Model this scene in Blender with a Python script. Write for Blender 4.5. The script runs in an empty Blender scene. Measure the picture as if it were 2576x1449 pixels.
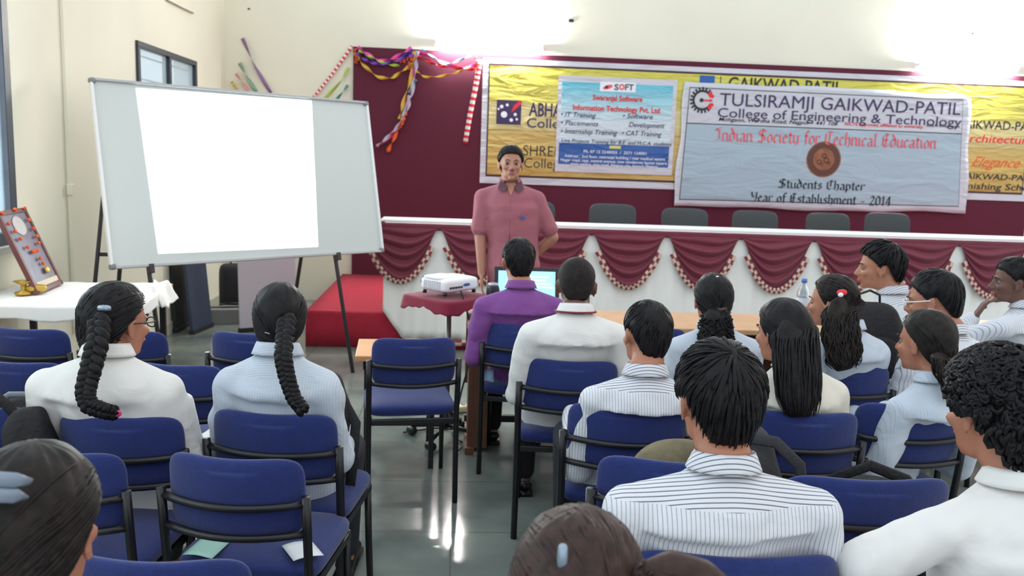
import bpy, math, random
import numpy as np
from mathutils import Vector, Matrix
random.seed(7); rng = np.random.default_rng(7)
SC = bpy.context.scene
COL = SC.collection
PI = math.pi
# ------------------------------------------------------------------ camera
W, H, F, CZ = 2576, 1449, 2150.0, 1.65
YAW, PITCH, ROLL = math.radians(3.7), math.radians(8.6), 0.036
fw = np.array([math.sin(YAW)*math.cos(PITCH), math.cos(YAW)*math.cos(PITCH), -math.sin(PITCH)])
r0 = np.array([math.cos(YAW), -math.sin(YAW), 0.0]); u0 = np.cross(r0, fw)
CR = math.cos(ROLL)*r0 + math.sin(ROLL)*u0
CU = -math.sin(ROLL)*r0 + math.cos(ROLL)*u0
CC = np.array([0, 0, CZ])
cam = bpy.data.objects.new('camera', bpy.data.cameras.new('camera')); COL.objects.link(cam)
cam.data.sensor_width = 36; cam.data.lens = 36*F/W; cam.data.clip_start = .05; cam.data.clip_end = 200
cam.matrix_world = Matrix(((CR[0], CU[0], -fw[0], 0), (CR[1], CU[1], -fw[1], 0), (CR[2], CU[2], -fw[2], CZ), (0, 0, 0, 1)))
SC.camera = cam
cam.data.dof.use_dof = True; cam.data.dof.focus_distance = 2.5; cam.data.dof.aperture_fstop = 5.0
def on(x, y, ax, v):            # where the sight line of a photo point meets a real plane of the room
    d = fw + CR*(x-W/2)/F - CU*(y-H/2)/F
    return CC + d*(v-CC[ax])/d[ax]
# ------------------------------------------------------------------ light
SC.view_settings.view_transform = 'Standard'; SC.view_settings.look = 'None'
SC.view_settings.gamma = 1; SC.view_settings.use_curve_mapping = False
SC.view_settings.exposure = 1.0
wd = bpy.data.worlds.new('daylight'); SC.world = wd; wd.use_nodes = True
wn = wd.node_tree.nodes; wl = wd.node_tree.links
bg = wn['Background']; bg.inputs[1].default_value = 0.62
tc = wn.new('ShaderNodeTexCoord'); sx = wn.new('ShaderNodeSeparateXYZ'); mr = wn.new('ShaderNodeMapRange'); rp = wn.new('ShaderNodeValToRGB')
wl.new(tc.outputs['Generated'], sx.inputs[0]); wl.new(sx.outputs[0], mr.inputs[0])
mr.inputs[1].default_value = -1; mr.inputs[2].default_value = 1
rp.color_ramp.elements[0].color = (.93, 1.12, 1.30, 1); rp.color_ramp.elements[1].color = (.94, .92, .88, 1)
wl.new(mr.outputs[0], rp.inputs[0]); wl.new(rp.outputs[0], bg.inputs[0])
def area(name, loc, rot, sx_, sy_, power, col):
    l = bpy.data.lights.new(name, 'AREA'); l.shape = 'RECTANGLE'; l.size = sx_; l.size_y = sy_; l.energy = power; l.color = col
    o = bpy.data.objects.new(name, l); COL.objects.link(o); o.location = loc; o.rotation_euler = rot; return o
# daylight through the windows of the left wall
area('window_daylight', (-2.72, 4.3, 1.95), (0, -PI/2, 0), 1.7, 2.0, 60, (.86, .95, 1))
area('window_daylight', (-2.72, 1.2, 1.95), (0, -PI/2, 0), 1.7, 2.4, 55, (.86, .95, 1))
# ------------------------------------------------------------------ materials
def srgb(r, g, b):
    f = lambda c: (c/255/12.92) if c/255 <= .04045 else ((c/255+.055)/1.055)**2.4
    return (f(r), f(g), f(b), 1)
MATS = {}
def mat(name, col, rough=.6, metal=0, emis=None, es=1, noise=0, nscale=30, bump=0, bscale=60, coat=0, alpha=1, trans=0, spec=.5, sheen=0, sub=0):
    if name in MATS: return MATS[name]
    m = bpy.data.materials.new(name); m.use_nodes = True; N = m.node_tree.nodes; L = m.node_tree.links; b = N['Principled BSDF']
    b.inputs['Base Color'].default_value = col; b.inputs['Roughness'].default_value = rough; b.inputs['Metallic'].default_value = metal
    b.inputs['Specular IOR Level'].default_value = spec
    b.inputs['Coat Weight'].default_value = coat; b.inputs['Alpha'].default_value = alpha; b.inputs['Transmission Weight'].default_value = trans
    b.inputs['Sheen Weight'].default_value = sheen
    if emis: b.inputs['Emission Color'].default_value = emis; b.inputs['Emission Strength'].default_value = es
    t = N.new('ShaderNodeTexCoord')
    if noise:
        n = N.new('ShaderNodeTexNoise'); n.inputs['Scale'].default_value = nscale; n.inputs['Detail'].default_value = 4
        L.new(t.outputs['Object'], n.inputs['Vector'])
        mx = N.new('ShaderNodeMix'); mx.data_type = 'RGBA'; mx.blend_type = 'MULTIPLY'; mx.inputs[0].default_value = 1
        mp = N.new('ShaderNodeMapRange'); mp.inputs[1].default_value = .3; mp.inputs[2].default_value = .7
        mp.inputs[3].default_value = 1-noise; mp.inputs[4].default_value = 1+noise*.5
        L.new(n.outputs[0], mp.inputs[0]); mx.inputs[6].default_value = col; L.new(mp.outputs[0], mx.inputs[7]); L.new(mx.outputs[2], b.inputs['Base Color'])
    if bump:
        n = N.new('ShaderNodeTexNoise'); n.inputs['Scale'].default_value = bscale; n.inputs['Detail'].default_value = 5
        L.new(t.outputs['Object'], n.inputs['Vector'])
        bp = N.new('ShaderNodeBump'); bp.inputs['Strength'].default_value = bump; bp.inputs['Distance'].default_value = .01
        L.new(n.outputs[0], bp.inputs['Height']); L.new(bp.outputs[0], b.inputs['Normal'])
    MATS[name] = m; return m
M_wall = mat('cream_wall_paint', srgb(236, 233, 214), .75, noise=.05, nscale=1.1, bump=.15, bscale=9)
M_maroon = mat('maroon_felt', srgb(92, 28, 50), .9, noise=.06, nscale=60, bump=.1, bscale=150)
M_black = mat('black_metal', srgb(22, 22, 26), .38)
M_blue = mat('blue_chair_fabric', srgb(20, 40, 106), .85, noise=.18, nscale=55, bump=.25, bscale=260, sheen=.25)
M_white = mat('white_plastic', srgb(240, 240, 240), .35)
M_cloth = mat('white_cloth', srgb(247, 245, 240), .8, bump=.2, bscale=14)
M_red = mat('red_carpet', srgb(172, 34, 58), .9, noise=.12, nscale=20, bump=.2, bscale=120)
M_alu = mat('aluminium', srgb(175, 178, 182), .3, metal=.8)
M_board = mat('whiteboard_surface', srgb(208, 215, 213), .25)
M_wood = mat('light_wood', srgb(206, 160, 118), .45, noise=.12, nscale=8)
M_brown = mat('brown_wood', srgb(120, 78, 58), .5, noise=.15, nscale=12)
M_dark = mat('dark_plastic', srgb(34, 36, 42), .45)
M_bag = mat('black_nylon', srgb(26, 25, 28), .75, noise=.2, nscale=40, bump=.5, bscale=60)
# ------------------------------------------------------------------ mesh kit
class MB:
    def __init__(s): s.v = []; s.f = []; s.n = 0; s.uv = {}
    def add(s, v, f, uv=None):
        v = np.asarray(v, float).reshape(-1, 3)
        if uv is not None:
            for i, q in enumerate(uv): s.uv[s.n+i] = q
        s.v.append(v); s.f += [tuple(i+s.n for i in q) for q in f]; s.n += len(v); return s
    def box(s, c, d, rot=None):
        c = np.array(c, float); d = np.array(d, float)/2
        v = np.array([(x, y, z) for x in (-1, 1) for y in (-1, 1) for z in (-1, 1)])*d
        if rot is not None: v = v @ np.array(rot).T
        return s.add(v+c, [(0, 1, 3, 2), (4, 6, 7, 5), (0, 4, 5, 1), (2, 3, 7, 6), (0, 2, 6, 4), (1, 5, 7, 3)])
    def tube(s, P, R, n=8, flat=1.0, cap=True, up=(0, 0, 1)):
        P = np.asarray(P, float); k = len(P); R = np.ones(k)*R if np.isscalar(R) else np.asarray(R, float)
        T = np.gradient(P, axis=0); T /= np.linalg.norm(T, axis=1)[:, None]+1e-9
        u = np.array(up, float)
        if abs(T.mean(0) @ u) > .85*np.linalg.norm(T.mean(0)): u = np.array([0, 1, 0.]) if abs(T.mean(0)[1]) < .7 else np.array([1, 0, 0.])
        A = np.cross(T, u); A /= np.linalg.norm(A, axis=1)[:, None]+1e-9; B = np.cross(A, T)
        a = np.arange(n)/n*2*PI
        v = P[:, None]+R[:, None, None]*(np.cos(a)[None, :, None]*A[:, None]+flat*np.sin(a)[None, :, None]*B[:, None])
        f = [(i*n+j, i*n+(j+1) % n, (i+1)*n+(j+1) % n, (i+1)*n+j) for i in range(k-1) for j in range(n)]
        if cap: f += [tuple(range(n))[::-1], tuple((k-1)*n+j for j in range(n))]
        return s.add(v.reshape(-1, 3), f)
    def cap(s, p0, p1, a, b, n=16, flat=1.0):      # tapered capsule
        p0 = np.array(p0, float); p1 = np.array(p1, float); d = p1-p0; L = np.linalg.norm(d)+1e-9; d = d/L
        ts = [-.98, -.85, -.6, -.3]; P = []; R = []
        for t in ts: P.append(p0+d*t*a); R.append(a*math.sqrt(1-t*t))
        P.append(p0); R.append(a); P.append(p1); R.append(b)
        for t in ts[::-1]: P.append(p1-d*t*b); R.append(b*math.sqrt(1-t*t))
        return s.tube(P, R, n, flat)
    def ell(s, c, r, rot=None, n=20, m=14):
        th = np.linspace(0, PI, m); ph = np.arange(n)/n*2*PI
        v = np.array([(math.sin(t)*math.cos(p), math.sin(t)*math.sin(p), math.cos(t)) for t in th for p in ph])*np.array(r)
        v[:n] += 1e-5*np.c_[np.cos(ph), np.sin(ph), 0*ph]; v[-n:] += 1e-5*np.c_[np.cos(ph), np.sin(ph), 0*ph]
        if rot is not None: v = v @ np.array(rot).T
        f = [(i*n+j, (i+1)*n+j, (i+1)*n+(j+1) % n, i*n+(j+1) % n) for i in range(m-1) for j in range(n)]
        f += [tuple(range(n)), tuple((m-1)*n+j for j in range(n))[::-1]]
        return s.add(v+np.array(c), f)
    def loft(s, secs, n=28, p=2.0):        # secs: (centre, rx, ry) horizontal superellipse rings
        a = np.arange(n)/n*2*PI; V = []
        for c, rx, ry in secs:
            ca, sa = np.cos(a), np.sin(a)
            V.append(np.c_[np.sign(ca)*np.abs(ca)**(2/p)*rx, np.sign(sa)*np.abs(sa)**(2/p)*ry, 0*a]+np.array(c))
        k = len(secs)
        f = [(i*n+j, i*n+(j+1) % n, (i+1)*n+(j+1) % n, (i+1)*n+j) for i in range(k-1) for j in range(n)]
        f += [tuple(range(n))[::-1], tuple((k-1)*n+j for j in range(n))]
        return s.add(np.vstack(V), f)
    def grid(s, fn, nu, nv, closed=False, flip=False):
        us = np.linspace(0, 1, nu); vs = np.linspace(0, 1, nv)
        V = [fn(u, v) for v in vs for u in us]; uv = [(u, v) for v in vs for u in us]
        f = [(j*nu+i, j*nu+i+1, (j+1)*nu+i+1, (j+1)*nu+i) for j in range(nv-1) for i in range(nu-1)]
        if flip: f = [q[::-1] for q in f]
        return s.add(V, f, uv)
    def slab(s, c, a, t, b, p=7, q=2.6, n=12, bend=None, rot=None):   # rounded cushion: half sizes a (x) t (y) b (z)
        g = np.linspace(-1, 1, n); V = []; Fc = []; base = 0
        for ax in range(3):
            for sg in (-1, 1):
                for i in g:
                    for j in g:
                        w = [0, 0, 0]; w[ax] = sg; w[(ax+1) % 3] = i; w[(ax+2) % 3] = j; V.append(w)
                for i in range(n-1):
                    for j in range(n-1):
                        k = base+i*n+j; qd = (k, k+n, k+n+1, k+1); Fc.append(qd if sg > 0 else qd[::-1])
                base += n*n
        V = np.array(V, float)
        r = ((np.abs(V[:, 0])**p+np.abs(V[:, 2])**p)**(q/p)+np.abs(V[:, 1])**q)**(-1/q)
        V = V*r[:, None]*np.array([a, t, b])
        key = {}; idx = []; out = []
        for v in V:
            k = tuple(np.round(v, 5))
            if k not in key: key[k] = len(out); out.append(v)
            idx.append(key[k])
        V = np.array(out); Fc = [tuple(idx[i] for i in f) for f in Fc]
        if bend: V = bend(V)
        if rot is not None: V = V @ np.array(rot).T
        return s.add(V+np.array(c), Fc)
    def mesh(s, name):
        me = bpy.data.meshes.new(name); V = np.vstack(s.v); me.from_pydata(V.tolist(), [], s.f)
        if s.uv:
            ul = me.uv_layers.new(name='UVMap')
            li = np.empty(len(me.loops), np.int32); me.loops.foreach_get('vertex_index', li)
            arr = np.zeros((len(V), 2))
            for k, q in s.uv.items(): arr[k] = q
            ul.data.foreach_set('uv', arr[li].ravel())
        return me
    def build(s, name, m, parent=None, smooth=False, bevel=0, solid=0, sub=0):
        me = s.mesh(name)
        return link(name, me, m, parent, smooth, bevel, solid, sub)
def link(name, me, m, parent=None, smooth=False, bevel=0, solid=0, sub=0):
    me.materials.clear(); me.materials.append(m)
    if smooth: me.polygons.foreach_set('use_smooth', [True]*len(me.polygons))
    o = bpy.data.objects.new(name, me); COL.objects.link(o)
    if parent is not None: o.parent = parent
    if solid: md = o.modifiers.new('s', 'SOLIDIFY'); md.thickness = solid; md.offset = 0
    if bevel: md = o.modifiers.new('b', 'BEVEL'); md.width = bevel; md.segments = 2; md.limit_method = 'ANGLE'
    if sub: md = o.modifiers.new('u', 'SUBSURF'); md.levels = sub; md.render_levels = sub
    return o
def tag(o, label, cat, group=None):
    o['label'] = label; o['category'] = cat
    if group: o['group'] = group
    return o
def thing(name, label, cat, loc=(0, 0, 0), rz=0, group=None):
    o = bpy.data.objects.new(name, None); COL.objects.link(o); o.location = loc; o.rotation_euler = (0, 0, rz)
    return tag(o, label, cat, group)
def struct(o): o['kind'] = 'structure'; return o
def dup(root, label, loc, rz, group=None):
    r = root.copy(); COL.objects.link(r); r.location = loc; r.rotation_euler = (0, 0, rz); r['label'] = label
    if group: r['group'] = group
    for ch in [o for o in root.children]:
        c = ch.copy(); COL.objects.link(c); c.parent = r
        for g in [o for o in ch.children]:
            d = g.copy(); COL.objects.link(d); d.parent = c
    return r
def remesh(mb, name, vox, smooth=4, fn=None):
    me = mb.mesh('tmp'); o = bpy.data.objects.new('tmp', me); COL.objects.link(o)
    md = o.modifiers.new('r', 'REMESH'); md.mode = 'VOXEL'; md.voxel_size = vox; md.adaptivity = 0
    if smooth: m2 = o.modifiers.new('s', 'SMOOTH'); m2.factor = .5; m2.iterations = smooth
    dg = bpy.context.evaluated_depsgraph_get(); dg.update()
    out = bpy.data.meshes.new_from_object(o.evaluated_get(dg)); out.name = name
    bpy.data.objects.remove(o); bpy.data.meshes.remove(me)
    if fn:
        n = len(out.vertices); V = np.empty(n*3); out.vertices.foreach_get('co', V); V = V.reshape(-1, 3)
        Nn = np.empty(n*3); out.vertices.foreach_get('normal', Nn); Nn = Nn.reshape(-1, 3)
        V = fn(V, Nn); out.vertices.foreach_set('co', V.ravel()); out.update()
    return out
def seg3(p0, p1, k=2): return [np.array(p0)+(np.array(p1)-np.array(p0))*i/(k-1) for i in range(k)]
# ------------------------------------------------------------------ the room
XL, YB = -2.55, 9.6
# floor: polished grey-green stone slabs
mf = bpy.data.materials.new('polished_stone'); mf.use_nodes = True; N = mf.node_tree.nodes; L = mf.node_tree.links; b = N['Principled BSDF']
t = N.new('ShaderNodeTexCoord'); br = N.new('ShaderNodeTexBrick'); n1 = N.new('ShaderNodeTexNoise'); rampn = N.new('ShaderNodeValToRGB')
br.offset = 0; br.inputs['Scale'].default_value = 1; br.inputs['Brick Width'].default_value = .6; br.inputs['Row Height'].default_value = .6
br.inputs['Mortar Size'].default_value = .004; br.inputs['Mortar'].default_value = srgb(104, 108, 102)
n1.inputs['Scale'].default_value = 2.2; n1.inputs['Detail'].default_value = 8
rampn.color_ramp.elements[0].position = .35; rampn.color_ramp.elements[0].color = srgb(102, 112, 107)
rampn.color_ramp.elements[1].position = .68; rampn.color_ramp.elements[1].color = srgb(140, 148, 140)
L.new(t.outputs['Object'], br.inputs['Vector']); L.new(t.outputs['Object'], n1.inputs['Vector']); L.new(n1.outputs[0], rampn.inputs[0])
L.new(rampn.outputs[0], br.inputs['Color1']); L.new(rampn.outputs[0], br.inputs['Color2']); L.new(br.outputs[0], b.inputs['Base Color'])
b.inputs['Roughness'].default_value = .13; b.inputs['Specular IOR Level'].default_value = .6
n2 = N.new('ShaderNodeTexNoise'); n2.inputs['Scale'].default_value = 3.5; bp = N.new('ShaderNodeBump'); bp.inputs['Strength'].default_value = .12; bp.inputs['Distance'].default_value = .02
L.new(t.outputs['Object'], n2.inputs['Vector']); L.new(n2.outputs[0], bp.inputs['Height']); L.new(bp.outputs[0], b.inputs['Normal'])
struct(MB().box((3.2, 4.3, -.05), (11.5+.3, 11.4, .1)).build('floor', mf))
struct(MB().box((3.2, YB+.1, 1.75), (11.8, .2, 3.7)).build('wall_back', M_wall))
# left wall with two window openings
w2a = on(340, 100, 0, XL); w2b = on(490, 155, 0, XL)
W2 = (w2a[1], w2b[1], 1.55, (w2a[2]+w2b[2])/2)
wy = on(36, 560, 0, XL)[1]; wz = on(30, 612, 0, XL)[2]
W1 = (3.3, wy, wz, 3.1); W0 = (.2, 2.6, wz, 3.1)
mb = MB(); ys = [-1.4, W0[0], W0[1], W1[0], W1[1], W2[0], W2[1], YB]
for i in range(0, 8, 2): mb.box((XL-.1, (ys[i]+ys[i+1])/2, 1.75), (.2, ys[i+1]-ys[i], 3.7))
for w in (W0, W1, W2):
    mb.box((XL-.1, (w[0]+w[1])/2, (w[2]-.1)/2), (.2, w[1]-w[0], w[2]+.1)); mb.box((XL-.1, (w[0]+w[1])/2, (w[3]+3.6)/2), (.2, w[1]-w[0], 3.6-w[3]))
struct(mb.build('wall_left', M_wall))
M_frame = mat('dark_window_frame', srgb(48, 54, 66), .4)
M_glass = mat('frosted_glass', srgb(225, 240, 246), .3, trans=.9, alpha=.6)
M_glassb = mat('daylit_glass', srgb(205, 226, 236), .3, alpha=.5)
def window(name, w, panes, fr=.05, bars=0):
    r = bpy.data.objects.new(name, None); COL.objects.link(r); struct(r)
    m = MB(); x = XL-.012
    for z in (w[2]+fr/2, w[3]-fr/2): m.box((x, (w[0]+w[1])/2, z), (.07, w[1]-w[0], fr))
    for i in range(panes+1): m.box((x, w[0]+fr/2+(w[1]-w[0]-fr)*i/panes, (w[2]+w[3])/2), (.07, fr, w[3]-w[2]-2*fr))
    struct(m.build('window_frame', M_frame, r, bevel=.004))
    struct(MB().box((x, (w[0]+w[1])/2, (w[2]+w[3])/2), (.006, w[1]-w[0]-.02, w[3]-w[2]-.02)).build('window_pane', M_glassb, r))
    if bars:
        m = MB()
        for i in range(bars):
            z = w[2]+(w[3]-w[2])*(i+.5)/bars; m.tube([(x-.06, w[0], z), (x-.06, w[1], z)], .008, 6)
        struct(m.build('window_grille', M_frame, r))
    struct(MB().box((XL+.02, (w[0]+w[1])/2, w[2]-.02), (.09, w[1]-w[0]+.1, .04)).build('window_sill', M_wall, r, bevel=.004))
window('window_1', W1, 2, .07, 8); window('window_2', W2, 2, .045, 5); window('window_3', W0, 2, .07, 8)
# tree outside, seen pale through the first window
M_leaf = mat('tree_leaves', srgb(120, 150, 130), .8, noise=.4, nscale=3)
tr = thing('tree', 'leafy tree outside the tall window at the left wall', 'tree', (-5.2, 5.4, 0))
m = MB(); lv = rng.normal(0, 1, (900, 3)); lv /= np.linalg.norm(lv, axis=1)[:, None]
for q in lv:
    c = q*np.array([1.0, 1.1, 1.2])*rng.uniform(.6, 1)+(0, 0, 2.1); a = rng.normal(0, .12, 3); bb = rng.normal(0, .12, 3)
    m.add([c-a, c+bb, c+a, c-bb], [(0, 1, 2, 3)])
m.build('foliage', M_leaf, tr); MB().tube([(0, 0, -1), (.05, 0, .6), (0, .1, 1.8)], [.14, .11, .06], 10).build('trunk', M_brown, tr, True)
# surface conduit and a short cable on the left wall
cz = on(163, 300, 0, XL)[1]
tag(MB().box((XL+.012, cz, 1.9), (.022, .03, 3.0)).box((XL+.02, cz, 1.35), (.035, .055, .07)).build('conduit', M_wall, bevel=.003), 'cream cable conduit running up the left wall beside the tall window', 'conduit')
a = on(415, 0, 0, XL); b2 = on(482, 33, 0, XL)
tag(MB().tube([(XL+.015, a[1], a[2]), (XL+.02, (a[1]+b2[1])/2, (a[2]+b2[2])/2-.005), (XL+.015, b2[1], b2[2])], .008, 6).build('cable', mat('grey_cable', srgb(150, 140, 130), .6)), 'short grey cable stub high on the left wall above the small window', 'cable')
struct(MB().box((XL+.01, 5, .05), (.02, 9.2, .1)).build('baseboard_left', mat('skirting', srgb(190, 188, 170), .5)))
# maroon backdrop panel across the back wall
pan = MB().box(((on(888, 400, 1, YB)[0]+6.56)/2, YB-.024, 1.54), (6.56-on(888, 400, 1, YB)[0], .04, 2.48)).build('backdrop_panel', M_maroon)
tag(pan, 'maroon felt backdrop panel covering the back wall behind the stage', 'panel')
for (x, y, s) in ((1437, 52, .028), (2447, 85, .014), (626, 22, .012)):
    p = on(x, y, 1, YB-.004)
    tag(MB().slab(p, s, .008, s*.6, n=6).build('wall_nail', M_dark, smooth=True), {1437: 'dark nail plate on the cream wall above the square blue poster', 2447: 'small dark nail in the wall at the far right under the lamp glow', 626: 'tiny dark nail mark on the cream wall near the left corner'}[x], 'nail')
# tube lamps on the back wall just over the panel
M_tube = mat('lit_tube', (1, 1, 1, 1), .5, emis=(1, .98, .95, 1), es=260)
def tubelamp(x0, x1, z, lab):
    cx = (x0+x1)/2; r = thing('tube_light', lab, 'lamp', (cx, YB, z), 0, 'tube lights over the maroon panel'); h = (x1-x0)/2
    MB().box((0, -.02, 0), (2*h, .04, .06)).build('housing', M_white, r, bevel=.004)
    for s in (-1, 1): MB().box((s*(h-.02), -.07, 0), (.03, .07, .04)).build('end_cap', M_white, r, bevel=.004)
    MB().tube([(-h+.03, -.08, 0), (h-.03, -.08, 0)], .018, 12).build('tube', M_tube, r, True)
zt = on(1240, 112, 1, YB-.08)[2]
tubelamp(-.32, .88, zt, 'glowing white tube light on the back wall above the yellow banner, nearer the whiteboard')
tubelamp(5.05, 6.25, on(2440, 168, 1, YB-.08)[2], 'glowing white tube light on the back wall at the far right')
# ------------------------------------------------------------------ stage platform, long table, swags
YP, HP = 7.26, .30
pl = thing('stage_platform', 'low stage platform covered in red carpet in front of the maroon backdrop', 'platform', (2.7, YP, 0))
def carpet(u, v): return (0, 0, 0)
MB().box((0, (YB-.04-YP)/2, HP/2), (7.9, YB-.04-YP, HP-.01)).build('body', M_brown, pl)
m = MB(); x0 = -1.27-2.7; dY = YB-.04-YP
prof = [(-.012, .004), (-.014, .15), (-.012, HP-.01), (0, HP+.006), (.02, HP+.008), (dY*.5, HP+.008), (dY, HP+.008)]
NX = 60
V = []; 
for i in range(NX+1):
    x = x0-.012+(7.95)*i/NX
    for k, (y, z) in enumerate(prof): V.append((x, y-(.010*math.sin(x*9+z*6) if k < 3 else 0), z+(.003*math.sin(x*7+y*5) if k > 3 else 0)))
n = len(prof); m.add(V, [(i*n+k, (i+1)*n+k, (i+1)*n+k+1, i*n+k+1) for i in range(NX) for k in range(n-1)])
m.add([(x0-.012, 0, .004), (x0-.012, 0, HP+.008), (x0-.012, dY, HP+.008), (x0-.012, dY, .004)], [(0, 1, 2, 3)])
m.build('red_carpet_cover', M_red, pl, True, solid=.006)
YT = 7.22; TX0, TX1, TZ = -.62, 6.9, 1.10
tb = thing('conference_table', 'long table on the stage with a white tabletop edge', 'table', (3.1, 7.6, HP))
MB().box((0, -.22, TZ-HP), (TX1-TX0, .32, .022)).build('tabletop', M_white, tb, bevel=.008)
for sx_ in (-3.6, -1.8, 0, 1.8, 3.6):
    for sy in (-.34, -.1): MB().box((sx_, sy, (TZ-HP)/2-.01), (.04, .04, TZ-HP-.02)).build('leg', M_black, tb)
# white cloth skirt falling over the platform edge
def skirt(u, v):
    x = TX0+(TX1-TX0)*u; zb = .10
    if x < -.45: zb = .10+(-.45-x)/.17*.24
    z = 1.09+(zb-1.09)*v
    return (x-.02*v*math.cos(x*2), YT-.004-.02*v+.012*v*math.sin(x*23+2*math.sin(x*3)+v*2)+.006*v*math.sin(x*61), z)
sk = MB().grid(skirt, 420, 14).build('table_skirt', M_cloth, None, True, solid=.003)
tag(sk, 'white pleated cloth hanging from the long stage table down over the platform', 'tablecloth')
M_lace = bpy.data.materials.new('fringe_lace'); M_lace.use_nodes = True; N = M_lace.node_tree.nodes; L = M_lace.node_tree.links; b = N['Principled BSDF']
t = N.new('ShaderNodeTexCoord'); ck = N.new('ShaderNodeTexChecker'); mp = N.new('ShaderNodeMapping'); mp.inputs['Scale'].default_value = (30, 2, 1); mp.inputs['Rotation'].default_value = (0, 0, .0)
ck.inputs['Scale'].default_value = 1; ck.inputs['Color1'].default_value = srgb(140, 56, 66); ck.inputs['Color2'].default_value = srgb(212, 192, 172)
L.new(t.outputs['UV'], mp.inputs[0]); L.new(mp.outputs[0], ck.inputs[0]); L.new(ck.outputs[0], b.inputs['Base Color']); b.inputs['Roughness'].default_value = .8
M_satin = mat('maroon_satin', srgb(112, 20, 48), .55, noise=.1, nscale=30, sheen=.3)
# maroon valance: strip plus one draped swag per table bay
va = thing('swag_valance', 'maroon satin valance with draped swags along the stage table front', 'curtain', (0, YT, 0))
MB().grid(lambda u, v: (TX0-.03+(TX1-TX0+.03)*u, -.030-.004*math.sin(u*200), 1.085-.055*v), 200, 4).build('top_band', M_satin, va, True, solid=.004)
per = .646; X0 = -.165
def zb(u): return 1.035-.415*(max(0, math.sin(PI*u)))**.75
for k in range(-1, 11):
    xa = X0+per*k
    ph = rng.uniform(0, 6)
    def swag(u, v, xa=xa, ph=ph):
        uu = u; s = math.sin(PI*uu)
        xx = xa+per*(.5+(uu-.5)*(1-.13*v))
        zt_ = 1.045; z = zt_+(zb(uu)-zt_)*v
        fold = math.sin(v*27+ph+1.1*math.sin(uu*PI*2+ph))*(.35+.65*s)
        y = -.036-.030*s*v**.7-.017*fold*min(1, v*5)*(s**.4)
        return (xx, y, z)
    if xa+per > TX1+.2: break
    o = MB().grid(swag, 34, 60).build('swag', M_satin, va, True, solid=.003)
    def fr(u, v, xa=xa):
        uu = .07+.86*u; e = .01; dz = (zb(min(1, uu+e))-zb(max(0, uu-e)))/(2*e*per); nn = math.hypot(1, dz)
        xx = xa+per*(.5+(uu-.5)*.87); s = math.sin(PI*uu); w = (.052+.003*math.sin(uu*PI*60))*v
        return (xx+dz/nn*w, -.038-.030*s-.004*v, zb(uu)+.006-w/nn)
    MB().grid(fr, 200, 3).build('fringe', M_lace, o, True, solid=.003)
bt = MB().grid(lambda u, v: (-.44+(TX1+.44)*u, YT-.045+.006*math.sin(u*180), .105-.055*v), 300, 3).build('skirt_border', M_lace, sk, True, solid=.003)
# dark chairs behind the stage table
M_grey = mat('dark_grey_plastic', srgb(56, 62, 64), .5)
def stage_chair():
    r = thing('stage_chair', '', 'chair', (0, 0, HP), PI, 'dark chairs behind the stage table')
    bend = lambda V: np.c_[V[:, 0], V[:, 1]-.05*(V[:, 0]/.23)**2*-1-.12*(V[:, 2]+.25), V[:, 2]]
    MB().slab((0, -.25, .72), .235, .02, .20, p=6, n=12, bend=bend).build('backrest', M_grey, r, True)
    MB().slab((0, 0, .44), .24, .03, .23, p=5, rot=np.array([[1, 0, 0], [0, 0, 1], [0, -1, 0]])).build('seat', M_grey, r, True)
    for sx_ in (-1, 1):
        for sy in (-1, 1): MB().tube([(sx_*.19, sy*.18, .43), (sx_*.22, sy*.22, 0)], .014).build('leg', M_black, r, True)
        MB().tube([(sx_*.235, -.25, .60), (sx_*.26, -.1, .66), (sx_*.26, .15, .65), (sx_*.22, .2, .45)], .016).build('armrest', M_grey, r, True)
    return r
sc0 = stage_chair(); sc0['label'] = 'dark stage chair back showing just behind the standing man\'s shoulder'
spots = [(1290, 1396, 'z'), (1500, 1600, 'dark chair back behind the stage table under the square blue poster'),
 (1688, 1790, 'dark chair back behind the stage table below the left edge of the pale blue banner'),
 (1873, 1977, 'dark chair back behind the stage table, third from the right'),
 (2066, 2172, 'dark chair back behind the stage table, second from the right'),
 (2206, 2329, 'rightmost dark chair back behind the stage table')]
for i, (a, b_, lab) in enumerate(spots):
    xm = on((a+b_)/2, 545, 1, 8.15)[0]
    if i == 0: sc0.location = (xm, 8.2, HP+.02)
    else: dup(sc0, lab, (xm, 8.2, HP+(.02 if i in (1, 5) else -.0)), PI+rng.uniform(-.08, .08))
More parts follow.
